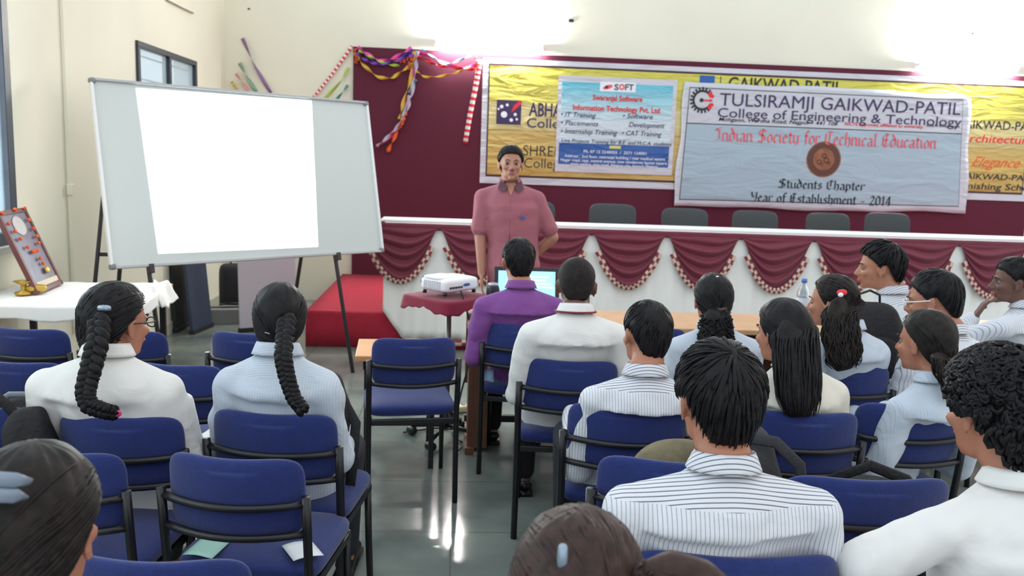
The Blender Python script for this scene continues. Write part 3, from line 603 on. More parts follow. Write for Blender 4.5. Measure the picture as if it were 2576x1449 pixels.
lens = MB().tube([(-.07, .10, .06), (-.07, .135, .06)], .03, 16).build('lens', M_dark, pj, True)
for sx_ in (-1, 1):
    for sy in (-1, 1): MB().tube([(sx_*.12, sy*.08, 0), (sx_*.12, sy*.08, .018)], .012, 8).build('foot', M_black, pj, True)
# the projector beam: a lamp in the lens whose square gate throws the white picture
lc = Vector((pjc[0]-.19, pjc[1]+.16, pz+.06))
corn = [wp((u_-.5)*2.1, (v_-.5)*1.2) for u_, v_ in ((.285/2.1, 1.157/1.2), (1.59/2.1, 1.194/1.2-.02), (1.508/2.1, .073/1.2), (.314/2.1, .083/1.2))]
cen = Vector(sum(corn)/4); zdir = (lc-cen).normalized(); xdir = Vector((0, 0, 1)).cross(zdir).normalized(); ydir = zdir.cross(xdir)
sl = bpy.data.lights.new('projector_beam', 'SPOT'); sl.energy = 900; sl.spot_size = math.radians(70); sl.spot_blend = 0; sl.shadow_soft_size = .004; sl.color = (.95, 1, 1)
so = bpy.data.objects.new('projector_beam', sl); COL.objects.link(so)
so.matrix_world = Matrix(((xdir[0], ydir[0], zdir[0], lc[0]), (xdir[1], ydir[1], zdir[1], lc[1]), (xdir[2], ydir[2], zdir[2], lc[2]), (0, 0, 0, 1)))
sl.use_nodes = True; N = sl.node_tree.nodes; L = sl.node_tree.links; em = N['Emission']
t = N.new('ShaderNodeTexCoord'); sp = N.new('ShaderNodeSeparateXYZ'); L.new(t.outputs['Normal'], sp.inputs[0])
def mth(op, a, b):
    n = N.new('ShaderNodeMath'); n.operation = op
    for i, q in enumerate((a, b)):
        if isinstance(q, (int, float)): n.inputs[i].default_value = q
        else: L.new(q, n.inputs[i])
    return n.outputs[0]
az = mth('ABSOLUTE', sp.outputs[2], 0); gx = mth('DIVIDE', sp.outputs[0], az); gy = mth('DIVIDE', sp.outputs[1], az)
loc2 = []
for c in corn:
    d = Vector(c)-lc; loc2.append((d.dot(xdir)/abs(d.dot(zdir)), d.dot(ydir)/abs(d.dot(zdir))))
acc = None; cm = (sum(q[0] for q in loc2)/4, sum(q[1] for q in loc2)/4)
for i in range(4):
    a, b_ = loc2[i], loc2[(i+1) % 4]; nx, ny = b_[1]-a[1], -(b_[0]-a[0]); d = nx*a[0]+ny*a[1]
    if nx*cm[0]+ny*cm[1] < d: nx, ny, d = -nx, -ny, -d
    s_ = mth('ADD', mth('MULTIPLY', gx, nx), mth('MULTIPLY', gy, ny)); g_ = mth('GREATER_THAN', s_, d); acc = g_ if acc is None else mth('MULTIPLY', acc, g_)
L.new(acc, em.inputs['Strength'])
# cables from the projector down to a power strip on the floor
def cable(pts, r, lab, m_=None, nm='cable'):
    P = np.array(pts, float); s = np.linspace(0, 1, len(P)); tt = np.linspace(0, 1, 30); Q = np.array([[np.interp(t_, s, P[:, k]) for k in range(3)] for t_ in tt])
    for _ in range(3): Q[1:-1] = (Q[:-2]+2*Q[1:-1]+Q[2:])/4
    return tag(MB().tube(Q, r, 6).build(nm, m_ or M_black, None, True), lab, 'cable')
cable([(.02, 4.74, .91), (.06, 4.72, .80), (.09, 4.7, .55), (.02, 4.6, .3), (.02, 4.58, .02), (.05, 4.7, .012)], .005, 'black cable drooping from the back of the projector to the floor')
cable([(.05, 4.78, .012), (-.02, 4.95, .012), (.08, 5.1, .012), (-.08, 5.3, .012), (.0, 5.6, .012)], .006, 'black cable coiled on the floor under the projector stand')
cable([(-.3, 4.95, .01), (-.1, 5.05, .01), (.0, 5.02, .01), (.12, 5.15, .01), (.2, 5.5, .01)], .006, 'black cable crossing the floor behind the projector stand pole')
ps = thing('power_strip', 'cream power strip lying on the floor by the projector stand', 'power strip', (.06, 5.42, 0), .3)
MB().slab((0, 0, .025), .15, .024, .035, p=6, q=4, rot=np.array([[1, 0, 0], [0, 0, 1], [0, -1, 0]])).build('housing', mat('cream_plastic', srgb(226, 214, 170), .5), ps, True)
for i in range(3): MB().tube([(-.09+.09*i, 0, .045), (-.09+.09*i, 0, .051)], .017, 12).build('socket', M_dark, ps)
# ------------------------------------------------------------------ long desk with laptop, speaker and bottle
dk = thing('long_desk', 'long desk with a pale wooden top in front of the first row', 'desk', (1.6, 4.86, 0))
dx0 = .06-1.6; dx1 = 3.6-1.6
MB().box(((dx0+dx1)/2, 0, .735), (dx1-dx0, .52, .03)).build('desk_top', M_wood, dk, bevel=.005)
for x_ in (dx0+.03, .1, dx1-.03):
    MB().box((x_, 0, .36), (.028, .46, .72)).build('end_panel', M_brown, dk, bevel=.003)
    MB().box((x_, 0, .02), (.05, .52, .04)).build('foot_rail', M_brown, dk, bevel=.003)
MB().box((dx0+.085, -.22, .37), (.085, .02, .68)).build('front_post', M_brown, dk, bevel=.003)
MB().box(((dx0+dx1)/2, .05, .12), (dx1-dx0, .03, .04)).build('foot_bar', M_black, dk)
MB().box(((dx0+dx1)/2, .22, .5), (dx1-dx0, .018, .42)).build('modesty_panel', M_brown, dk)
lp = on(1318, 706, 1, 4.92); lt = thing('laptop', 'open black laptop with a pale blue screen on the long desk', 'laptop', (lp[0]+.02, 4.80, .751), .0)
MB().box((0, 0, .012), (.38, .24, .02)).build('keyboard_base', M_dark, lt, bevel=.004)
Rl = np.array([[1, 0, 0], [0, math.cos(-.22), -math.sin(-.22)], [0, math.sin(-.22), math.cos(-.22)]])
MB().box((0, .155, .145), (.385, .012, .255), Rl).build('screen_lid', M_dark, lt, bevel=.004)
M_scr = mat('blue_screen', srgb(120, 180, 235), .3, emis=srgb(130, 190, 245), es=.9)
sc_ = MB().box((0, .147, .148), (.335, .003, .205), Rl).build('screen', M_scr, lt)
m = MB()
for i in range(8): m.box((.02+.015*math.sin(i*2.1), .1445-.0045*(3.5-i)*.99*-1-.002, .148+(i-3.5)*.021), (.22+.06*math.sin(i*1.7), .002, .006), Rl)
m.build('screen_text', mat('screen_white', srgb(220, 240, 250), .4, emis=srgb(225, 240, 250), es=.9), lt)
sp_ = on(1240, 725, 1, 4.78); s0 = thing('desktop_speaker', 'small black desktop speaker with silver top beside the laptop', 'speaker', (sp_[0]+.0, 4.75, .751), .2)
MB().slab((0, 0, .10), .035, .042, .098, p=5, q=4).build('cabinet', M_dark, s0, True)
MB().slab((0, 0, .196), .030, .034, .012, p=3, q=3).build('silver_top', M_alu, s0, True)
MB().add([(-.02, -.0445, .05), (.0, -.0445, .05), (-.006, -.0445, .13)], [(0, 1, 2)]).build('white_mark', M_pwhite, s0)
bp_ = on(2018, 770, 1, 4.75); wbx = bp_[0]
M_pet = mat('clear_plastic', srgb(205, 222, 230), .12, trans=.75, alpha=.75); M_capb = mat('blue_cap', srgb(60, 120, 190), .4)
bo = thing('water_bottle', 'clear plastic water bottle with a blue cap on the long desk', 'bottle', (wbx, 4.75, .751))
pr = [(0, .028), (.006, .034), (.03, .036), (.05, .033), (.07, .036), (.09, .033), (.11, .036), (.13, .033), (.16, .036), (.19, .036), (.215, .030), (.235, .018), (.25, .013), (.262, .013)]
MB().tube([(0, 0, z) for z, r in pr], [r for z, r in pr], 20).build('bottle_body', M_pet, bo, True)
MB().tube([(0, 0, .255), (0, 0, .278)], .016, 16).build('cap', M_capb, bo, True); MB().tube([(0, 0, .10), (0, 0, .17)], .0368, 20, cap=False).build('paper_label', mat('bottle_label', srgb(210, 215, 225), .6), bo, True)
# small desk beyond the empty chair
sd = thing('small_desk', 'small wooden desk with black legs beyond the empty blue chair', 'desk', (-.30, 4.55, 0), math.radians(4))
MB().box((0, 0, .605), (.46, .42, .03)).build('desk_top', mat('orange_wood', srgb(214, 156, 104), .45, noise=.1, nscale=7), sd, bevel=.004)
for sx_ in (-1, 1):
    for sy in (-1, 1): MB().box((sx_*.17, sy*.17, .295), (.028, .028, .59)).build('leg', M_black, sd)
    MB().box((sx_*.17, 0, .25), (.02, .32, .025)).build('side_rail', M_black, sd)
for sy in (-1, 1): MB().box((0, sy*.17, .25), (.32, .02, .025)).build('cross_rail', M_black, sd)
MB().box((0, 0, .565), (.38, .36, .05)).build('apron', M_black, sd)
# ------------------------------------------------------------------ left side table with picture and flowers
lt_ = thing('side_table', 'white-clothed side table against the left wall under the window', 'table', (-2.075, 4.76, 0), math.radians(6))
MB().box((0, 0, .82), (.82, .80, .025)).build('tabletop', M_wood, lt_)
for sx_ in (-1, 1):
    for sy in (-1, 1): MB().box((sx_*.36, sy*.35, .405), (.032, .032, .81)).build('leg', M_black, lt_)
def tcl(u, v):
    a = u*2*PI; c, s = math.cos(a), math.sin(a); k = (abs(c)**10+abs(s)**10)**(-.1)
    if v < .5: return (c*k*.415*v*2, s*k*.405*v*2, .838+.002*math.sin(c*30*v))
    q = (v-.5)*2; return (c*(k*.415+.006*q), s*(k*.405+.006*q+.004*q*math.sin(c*40)), .838-(.075+.010*math.sin(a*7))*q)
tcx = MB().grid(tcl, 120, 16).build('tablecloth', M_cloth, None, True, solid=.003); tcx.location = lt_.location; tcx.rotation_euler = lt_.rotation_euler
tag(tcx, 'white cloth spread over the side table by the left wall', 'tablecloth')
m = MB()
def scarf(u, v): return (-1.72+.08*u+.01*math.sin(v*7), 4.80+.26*v, .865-.11*u*u+.008*math.sin(u*9+v*5)+.006*math.sin(v*14)+.02*(1-u)*math.sin(v*3))
tag(MB().grid(scarf, 20, 24).build('folded_cloth', M_cloth, None, True, solid=.006), 'crumpled white cloth bunched on the far end of the side table', 'cloth')
# garlanded picture leaning back against the wall
M_pic = mat('picture_print', srgb(122, 112, 132), .35, noise=.25, nscale=9); M_pfr = mat('picture_frame_wood', srgb(110, 62, 58), .45); M_mari = mat('marigold', srgb(226, 96, 36), .7); M_brass = mat('brass', srgb(196, 160, 70), .35, metal=.6)
pb = on(92, 742, 2, .845); pb2 = on(155, 716, 2, .845)
ang = math.atan2(pb2[1]-pb[1], pb2[0]-pb[0]); wid = math.hypot(pb2[0]-pb[0], pb2[1]-pb[1])
pf = thing('framed_picture', 'framed grey picture hung with orange flowers leaning on the side table', 'picture', ((pb[0]+pb2[0])/2, (pb[1]+pb2[1])/2, .846), ang)
# local: x along base, leaning back (+y is away from the room when seen from the right)
ptl = on(0, 546, 1, pb[1]+.25*1.0); hh = .47; lean = .40
Rp = np.array([[1, 0, 0], [0, math.cos(lean), math.sin(lean)], [0, -math.sin(lean), math.cos(lean)]])
def pp(x, z, y=0): v = np.array([x, y, z]); return Rp @ v
Rq = Rp
MB().box(pp(0, hh/2), (wid-.02, .012, hh-.02), Rq).build('picture_print', M_pic, pf)
m = MB()
for s in (-1, 1): m.box(pp(s*(wid/2-.012), hh/2), (.026, .026, hh), Rq); m.box(pp(0, hh/2+s*(hh/2-.013)), (wid, .026, .026), Rq)
m.build('wooden_frame', M_pfr, pf, bevel=.003)
MB().slab(pp(0, .375, -.009), wid*.2, .004, .055, p=2, q=2, rot=Rq).build('pale_oval', mat('pale_print', srgb(196, 188, 186), .5), pf, True)
MB().box(pp(0, .045, -.010), (wid*.8, .004, .028), Rq).build('caption_strip', mat('cream_print', srgb(214, 190, 160), .5), pf)
m = MB(); fl = []
for i, (x, z) in enumerate([(-.38, .52), (.34, .52), (-.30, .46), (.36, .45), (-.25, .40), (.33, .39), (-.15, .33), (.28, .34), (.02, .29), (.12, .29), (-.06, .29), (.08, .23), (.1, .19), (-.42, .60), (.40, .61), (.05, .61)]):
    MB().slab(pp(x*wid, z*.76, -.02), .015, .009, .011, p=2, q=2, n=5, rot=Rq).build('marigold', M_mari, pf, True)
MB().slab(pp(.12*wid, .105, -.02), .03, .01, .02, p=2, q=2, n=6, rot=Rq).build('flower_cluster', M_brass, pf, True)
bw = on(60, 738, 2, .85); bw_ = thing('brass_lamp', 'small brass lamp lying on the side table behind the picture', 'lamp', (bw[0], bw[1], .847), .3)
MB().tube([(0, 0, 0), (0, 0, .01), (0, 0, .02), (0, 0, .05), (0, 0, .07)], [.045, .045, .012, .015, .05], 20).build('lamp_body', M_brass, bw_, True)
MB().slab((.06, .0, .03), .05, .03, .02, p=3, q=3, n=8).build('lamp_spout', M_brass, bw_, True)
# ------------------------------------------------------------------ stored boards in the far left corner
M_slate = mat('slate_blue_board', srgb(54, 66, 88), .5, noise=.1, nscale=5)
def lean_board(name, lab, cat, pA, pB, Yf, topback, wtop, h, m_, th=.03):
    a = on(pA[0], pA[1], 2, 0); b_ = on(pB[0], pB[1], 2, 0)
    r = thing(name, lab, cat, ((a[0]+b_[0])/2, (a[1]+b_[1])/2, 0), math.atan2(b_[1]-a[1], b_[0]-a[0])); w = math.hypot(*(b_-a)[:2])
    t_ = topback; Rr = np.array([[1, 0, 0], [0, math.cos(t_), math.sin(t_)], [0, -math.sin(t_), math.cos(t_)]])
    MB().box(Rr @ np.array((wtop, th/2, h/2)), (w, th, h), Rr).build('panel', m_, r, bevel=.003)
    MB().box(Rr @ np.array((wtop, th/2, .02)), (w+.02, th+.02, .04), Rr).build('bottom_rail', M_dark, r, bevel=.003)
    return r
lean_board('stored_board', 'dark slate-blue board leaning on the wall beneath the whiteboard', 'board', (487, 842), (535, 822), 0, .09, 0, 1.05, M_slate)
lean_board('stored_board', 'dark charcoal board edge leaning left of the slate-blue board', 'board', (445, 838), (484, 815), 0, .05, 0, 1.05, M_dark)
lean_board('stored_board', 'tall pale lilac board leaning in the corner beneath the whiteboard', 'board', (618, 836), (760, 826), 0, .07, -.05, .98, mat('lilac_board', srgb(206, 198, 210), .6))
q = on(560, 822, 2, 0)
bx = thing('cardboard_box', 'low grey box on the floor between the slate-blue and lilac boards', 'box', (q[0], q[1]+.25, 0), .2)
MB().box((0, 0, .07), (.36, .26, .14)).build('carton', mat('grey_card', srgb(140, 140, 140), .8), bx, bevel=.003); MB().box((0, 0, .144), (.36, .05, .004)).build('tape', M_dark, bx)
bd = thing('black_case', 'black case standing upright behind the low grey box', 'case', (q[0]-.02, q[1]+.62, 0), .1)
MB().slab((0, 0, .26), .17, .08, .26, p=7, q=4).build('shell', M_dark, bd, True); MB().tube([(-.06, 0, .51), (-.05, 0, .56), (.05, 0, .56), (.06, 0, .51)], .009).build('handle', M_black, bd, True)
cable([(q[0]-.1, q[1]+.3, .16), (q[0], q[1]+.2, .19), (q[0]+.12, q[1]+.3, .17), (q[0]+.02, q[1]+.4, .16), (q[0]-.08, q[1]+.2, .17)], .008, 'tangle of black cable on top of the low grey box')
# ------------------------------------------------------------------ blue audience chairs
def audience_chair():
    r = thing('audience_chair', '', 'chair', (0, 0, 0), 0, 'blue padded audience chairs')
    def bend(V): return np.c_[V[:, 0], V[:, 1]+.045*(V[:, 0]/.19)**2-.10*(V[:, 2]+.12), V[:, 2]-.010*(1-(V[:, 0]/.19)**2)*(V[:, 2] > .08)]
    MB().slab((0, -.262, .70), .196, .026, .125, p=5, q=2.6, n=16, bend=bend).build('backrest', M_blue, r, True)
    MB().slab((0, .0, .445), .215, .040, .205, p=7, q=3, n=14, rot=np.array([[1, 0, 0], [0, 0, 1], [0, -1, 0]])).build('seat', M_blue, r, True)
    xs = np.linspace(-.203, .203, 11)
    for z in (.690, .600): MB().tube([(x, -.292-.10*(z-.6)+.045*(x/.19)**2-.010, z-.006*(1-(x/.2)**2)) for x in xs], .0115, 8, up=(0, 0, 1)).build('back_rail', M_black, r, True)
    for s in (-1, 1):
        MB().tube([(s*.207, -.252, 0), (s*.207, -.235, .25), (s*.207, -.232, .45), (s*.208, -.250, .60), (s*.208, -.262, .712)], .0135, 8, up=(0, 1, 0)).build('leg', M_black, r, True)
        MB().tube([(s*.200, .215, 0), (s*.197, .195, .2), (s*.195, .18, .415)], .0125, 8, up=(0, 1, 0)).build('leg', M_black, r, True)
        MB().box((s*.198, -.02, .40), (.02, .42, .025)).build('side_rail', M_black, r, bevel=.003)
    for y_ in (-.225, .18): MB().box((0, y_, .405), (.40, .02, .025)).build('seat_rail', M_black, r, bevel=.003)
    return r
ch0 = audience_chair()
def R2(a): return np.array([[math.cos(a), -math.sin(a)], [math.sin(a), math.cos(a)]])
CH = {}
clist = [
 ('C1', -1.95, 3.90, -7, 1, 'blue chair in front of the white side table, leftmost of the farthest row'),
 ('C2', -1.515, 3.90, -7, 1, 'blue chair mostly hidden behind the head of the braided woman in white'),
 ('C3', -.945, 3.91, -7, 1, 'empty blue chair just left of the head of the braided woman in striped shirt'),
 ('C4', -1.69, 3.29, -8, 1, 'empty blue chair left of the shoulder of the braided woman in white'),
 ('C5', -1.10, 3.30, -9, 1, 'empty blue chair between the two women with long braids'),
 ('C8', -1.52, 2.70, -4, 1, 'blue chair at the left photo edge with a black bag hanging from it'),
 ('C6', -1.047, 2.627, -3, 1, 'blue chair under the woman in plain white with a long braid'),
 ('C7', -.587, 2.69, -8, 1.06, 'blue chair under the braided woman in the pale striped shirt'),
 ('C9', -1.10, 2.30, -6, 1, 'empty blue chair between the brown-haired head at lower left and the front empty chair'),
 ('C10', -.607, 2.28, -9, 1, 'large empty blue chair in the left foreground with its seat showing below the rails'),
 ('C11', -.62, 1.68, -4, 1.05, 'blue chair whose top just shows at the bottom edge, left of the aisle'),
 ('C12', -.187, 3.877, 8.8, 1, 'empty blue chair standing alone in the aisle before the small desk'),
 ('C13', .34, 4.265, -7, 1, 'blue chair under the man in the purple shirt'),
 ('C14', .488, 3.50, -5, 1.04, 'blue chair under the close-cropped man in white shirt and maroon lanyard'),
 ('C15', .60, 2.84, -8, 1.05, 'blue chair under the striped-shirt man next to the aisle'),
 ('C16', .645, 2.30, -8, 1.18, 'blue chair just ahead of the big striped-shirt man, holding bags'),
 ('C17', 1.11, 3.55, -6, 1.08, 'blue chair under the woman with curly tied hair and pale shirt'),
 ('C18', 1.225, 2.80, -3, 1, 'blue chair under the woman with straight long hair and cream top'),
 ('C19', 1.67, 2.92, -2.6, 1, 'blue chair under the ponytailed woman in the striped collar'),
 ('C20', 1.70, 3.51, -3.6, 1, 'blue chair under the woman with the red hair clip'),
 ('C21', 2.19, 3.50, -4, 1, 'blue chair under the person in white-framed glasses'),
 ('C22', 2.95, 4.16, -8, 1, 'blue chair under the man resting his chin on his hand'),
 ('C23', 1.156, 2.18, -1.6, 1.22, 'empty wide blue chair left of the curly-haired man in white'),
 ('C24', .63, 1.715, -2.6, 1.2, 'blue chair under the big striped-shirt man at the bottom edge'),
 ('C25', .99, 4.25, -4, 1, 'dark blue chair back behind the head of the aisle striped-shirt man'),
 ('C26', 2.36, 4.16, 0, 1, 'blue chair under the young man turned left in front row'),
 ('C27', 1.36, 1.52, 0, 1.1, 'blue chair under the curly-haired man in white'),
 ('C28', .16, .74, 0, 1, 'blue chair under the brown-haired woman at the bottom centre'),
 ('C29', -.62, .86, 0, 1, 'blue chair under the brown-haired woman with the grey hair band')]
for i, (k, bx_, by_, an, sc, lab) in enumerate(clist):
    a = math.radians(an); o = R2(a) @ np.array([0, .275]); p = (bx_+o[0], by_+o[1])
    if i == 0: r = ch0; r.location = (*p, 0); r.rotation_euler = (0, 0, a); r['label'] = lab
    else: r = dup(ch0, lab, (*p, 0), a)
    r.scale = (sc, 1, 1); CH[k] = (p[0], p[1], a)
# ------------------------------------------------------------------ people
M_skin = mat('skin_brown', srgb(176, 118, 92), .5, noise=.06, nscale=25); M_skinl = mat('skin_light_brown', srgb(172, 120, 100), .5, noise=.05, nscale=25); M_skind = mat('skin_dark_brown', srgb(104, 72, 60), .5, noise=.06, nscale=25)
def hairmat(name, c1, c2, rough=.5):
    m = bpy.data.materials.new(name); m.use_nodes = True; N = m.node_tree.nodes; L = m.node_tree.links; b = N['Principled BSDF']
    t = N.new('ShaderNodeTexCoord'); n = N.new('ShaderNodeTexNoise'); n.inputs['Scale'].default_value = 45; n.inputs['Detail'].default_value = 5; r = N.new('ShaderNodeValToRGB')
    r.color_ramp.elements[0].color = c1; r.color_ramp.elements[1].color = c2; r.color_ramp.elements[0].position = .35; r.color_ramp.elements[1].position = .75
    L.new(t.outputs['Object'], n.inputs['Vector']); L.new(n.outputs[0], r.inputs[0]); L.new(r.outputs[0], b.inputs['Base Color']); b.inputs['Roughness'].default_value = rough; b.inputs['Specular IOR Level'].default_value = .22; MATS[name] = m; return m
M_hair = hairmat('black_hair', srgb(13, 12, 14), srgb(30, 27, 30)); M_hairb = hairmat('brown_hair', srgb(46, 33, 31), srgb(72, 52, 46)); M_haird = hairmat('dark_brown_hair', srgb(18, 15, 14), srgb(42, 34, 30)); M_buzz = hairmat('cropped_hair', srgb(26, 22, 22), srgb(44, 37, 35), .7)
M_eye = mat('eye_white', srgb(118, 104, 96), .5); M_iris = mat('eye_iris', srgb(24, 16, 14), .2); M_lip = mat('lips', srgb(176, 96, 92), .5)
M_trou = mat('charcoal_trousers', srgb(44, 46, 54), .85, bump=.2, bscale=40); M_trb = mat('black_trousers', srgb(22, 22, 26), .85); M_shoe = mat('black_shoe', srgb(20, 18, 18), .35)
def shirtmat(name, col, stripe=None, zy=.93, fx=105, fz=88, wdt=.16, mixf=.75, rough=.8):
    m = bpy.data.materials.new(name); m.use_nodes = True; N = m.node_tree.nodes; L = m.node_tree.links; b = N['Principled BSDF']
    b.inputs['Base Color'].default_value = col; b.inputs['Roughness'].default_value = rough; b.inputs['Sheen Weight'].default_value = .1
    t = N.new('ShaderNodeTexCoord'); n = N.new('ShaderNodeTexNoise'); n.inputs['Scale'].default_value = 7; n.inputs['Detail'].default_value = 3; n.inputs['Distortion'].default_value = 1.2
    bp = N.new('ShaderNodeBump'); bp.inputs['Strength'].default_value = .45; bp.inputs['Distance'].default_value = .02; L.new(t.outputs['Object'], n.inputs['Vector']); L.new(n.outputs[0], bp.inputs['Height']); L.new(bp.outputs[0], b.inputs['Normal'])
    if stripe:
        sp = N.new('ShaderNodeSeparateXYZ'); L.new(t.outputs['Object'], sp.inputs[0])
        def M(op, a, b_=0):
            q = N.new('ShaderNodeMath'); q.operation = op
            for i, w in enumerate((a, b_)):
                if isinstance(w, (int, float)): q.inputs[i].default_value = w
                else: L.new(w, q.inputs[i])
            return q.outputs[0]
        vx = M('LESS_THAN', M('FRACT', M('MULTIPLY', sp.outputs[0], fx)), wdt*.8); vz = M('LESS_THAN', M('FRACT', M('MULTIPLY', M('ADD', sp.outputs[2], M('MULTIPLY', sp.outputs[1], .8)), fz)), wdt*1.15)
        yk = M('GREATER_THAN', sp.outputs[2], zy); s = M('ADD', M('MULTIPLY', vz, yk), M('MULTIPLY', M('MULTIPLY', vx, M('SUBTRACT', 1, yk)), .7))
        mx = N.new('ShaderNodeMix'); mx.data_type = 'RGBA'; L.new(M('MULTIPLY', s, mixf), mx.inputs[0]); mx.inputs[6].default_value = col; mx.inputs[7].default_value = stripe; L.new(mx.outputs[2], b.inputs['Base Color'])
    MATS[name] = m; return m
STR = srgb(44, 50, 66)
HC = np.array([0, -.012, .030])
def hrad(d, t):
    r = np.array([.0755+t, .0965+t, .0905+t]); return 1/np.sqrt(((d/r)**2).sum(-1))
def sph(th, ph): return np.stack([-np.sin(ph)*np.sin(th), np.cos(ph)*np.sin(th), np.cos(th)], -1)   # ph 0 = face side
RIM = {'short': ([0, 35, 60, 78, 100, 125, 150, 180], [64, 66, 82, 103, 92, 112, 124, 128]), 'buzz': ([0, 35, 60, 78, 100, 125, 150, 180], [54, 60, 76, 84, 84, 106, 118, 120]),
       'tied': ([0, 35, 60, 80, 100, 125, 150, 180], [54, 60, 76, 92, 108, 122, 130, 132]), 'long': ([0, 35, 60, 80, 100, 125, 150, 180], [52, 60, 82, 112, 128, 138, 142, 142])}
def rim(ph, kind):
    a = np.degrees(np.abs((ph+PI) % (2*PI)-PI)); return np.radians(np.interp(a, *RIM[kind]))
def slerp(a, b, t):
    w = math.acos(max(-1, min(1, float(a @ b)))); 
    if w < 1e-3: return a
    return (math.sin((1-t)*w)*a+math.sin(t*w)*b)/math.sin(w)
def hair_cap(mb, kind, t, amp=.004, seed=0, nth=26, nph=56):
    r_ = np.random.default_rng(seed); f1, f2, f3 = r_.uniform(0, 6, 3); V = []; 
    for lay in (0, 1):
        for i in range(nth):
            for j in range(nph):
                ph = j/nph*2*PI; th = rim(ph, kind)*(i/(nth-1)); d = sph(np.array(th+1e-4), np.array(ph)); e = (i/(nth-1))
                tt = t*(1-.75*e**8)
                rr = hrad(d, tt)+amp*(math.sin(ph*5+f1)*math.sin(th*6+f2)+.6*math.sin(ph*17+f3+th*3))*min(1, th*2) if lay == 0 else hrad(d, -.016)
                V.append(HC+d*rr)
    f = []
    for lay in (0, 1):
        o = lay*nth*nph
        for i in range(nth-1):
            for j in range(nph):
                q = (o+i*nph+j, o+(i+1)*nph+j, o+(i+1)*nph+(j+1) % nph, o+i*nph+(j+1) % nph); f.append(q if lay == 0 else q[::-1])
    o = nth*nph
    for j in range(nph): f.append(((nth-1)*nph+j, o+(nth-1)*nph+j, o+(nth-1)*nph+(j+1) % nph, (nth-1)*nph+(j+1) % nph))
    mb.add(V, f)
def locks_short(mb, t, n, seed, mess=.004, r=.0055, kind='short', tip=.006, crown=(0, -.55, .83)):
    q = np.random.default_rng(seed); c = np.array(crown); c /= np.linalg.norm(c)
    for i in range(n):
        ph = q.uniform(-PI, PI); s0 = q.uniform(0, .62); s1 = min(1.03, s0+q.uniform(.35, .6)); e = sph(rim(np.array(ph), kind), np.array(ph)); ph2 = ph+q.normal(0, .12); c2 = sph(np.array(float(rim(np.array(ph2), kind))), np.array(ph2))
        P = []
        for s in np.linspace(s0, s1, 7):
            d = slerp(c, e*(1-(s-s0))+c2*(s-s0), s); d /= np.linalg.norm(d); k = (s-s0)/(s1-s0)
            P.append(HC+d*(float(hrad(d, t*(1-.7*s**6)))-.003+mess*math.sin(k*3+i)+tip*k*k))
        mb.tube(P, r*np.array([.5, 1, 1.1, 1.1, 1, .7, .15]), 5, .55)
def locks_to(mb, t, tie, n, seed, kind='tied', r=.0034, lift=.0012):
    q = np.random.default_rng(seed); tie = np.array(tie, float); tie /= np.linalg.norm(tie)
    for i in range(n):
        ph = q.uniform(-PI, PI); e = sph(np.array(float(rim(np.array(ph), kind))*q.uniform(.75, .98)), np.array(ph)); L_ = q.uniform(-.001, .0025)
        P = []
        for s in np.linspace(0, 1, 9):
            d = slerp(e, tie, s) if abs(e @ tie+1) > .05 else e; d = d/np.linalg.norm(d); P.append(HC+d*(float(hrad(d, t))-.003+lift+L_*math.sin(s*PI)))
        mb.tube(P, r*np.array([.4, .8, 1, 1.1, 1.1, 1.1, 1, .9, .8]), 5, .6)
def strands_along(mb, P, wid, dep_, n, seed, r=.006, wave=.004, spread=None, freq=14):
    q = np.random.default_rng(seed); P = np.array(P, float); s = np.linspace(0, 1, len(P)); tt = np.linspace(0, 1, 22)
    Q = np.array([[np.interp(t_, s, P[:, k]) for k in range(3)] for t_ in tt]); W_ = np.interp(tt, s, wid); D_ = np.interp(tt, s, dep_)
    for i in range(n):
        a = q.uniform(0, 2*PI); rr = math.sqrt(q.uniform(0, 1)); o1, o2 = math.cos(a)*rr, math.sin(a)*rr; ph = q.uniform(0, 6); e = q.uniform(.8, 1)
        m_ = int(len(tt)*e); X = Q[:m_].copy(); X[:, 0] += o1*W_[:m_]+wave*np.sin(tt[:m_]*freq+ph); X[:, 1] += o2*D_[:m_]+wave*np.cos(tt[:m_]*freq*1.1+ph)
        R_ = r*np.interp(np.linspace(0, 1, m_), [0, .1, .8, 1], [.7, 1, .9, .15]); mb.tube(X, R_, 5, .7)
def braid(mb, P, r0_, r1_, turns):
    P = np.array(P, float); s = np.linspace(0, 1, len(P)); n = int(turns*14); tt = np.linspace(0, 1, n); Q = np.array([[np.interp(t_, s, P[:, k]) for k in range(3)] for t_ in tt])
    for _ in range(8): Q[1:-1] = (Q[:-2]+2*Q[1:-1]+Q[2:])/4
    T = np.gradient(Q, axis=0); T /= np.linalg.norm(T, axis=1)[:, None]; A = np.cross(T, (0, 1, 0)); A /= np.linalg.norm(A, axis=1)[:, None]; B = np.cross(T, A)
    R_ = r0_+(r1_-r0_)*tt
    for k in range(3):
        ph = tt*turns*2*PI+k*2*PI/3
        X = Q+A*(np.sin(ph)*R_*1.0)[:, None]+B*(np.sin(2*ph)*R_*.5)[:, None]; mb.tube(X, R_*.82, 8)
def smoothstep(x): x = np.clip(x, 0, 1); return x*x*(3-2*x)
def rotm(yaw, pitch=0, roll=0):
    return np.array(Matrix.Rotation(yaw, 3, 'Z') @ Matrix.Rotation(pitch, 3, 'X') @ Matrix.Rotation(roll, 3, 'Y'))
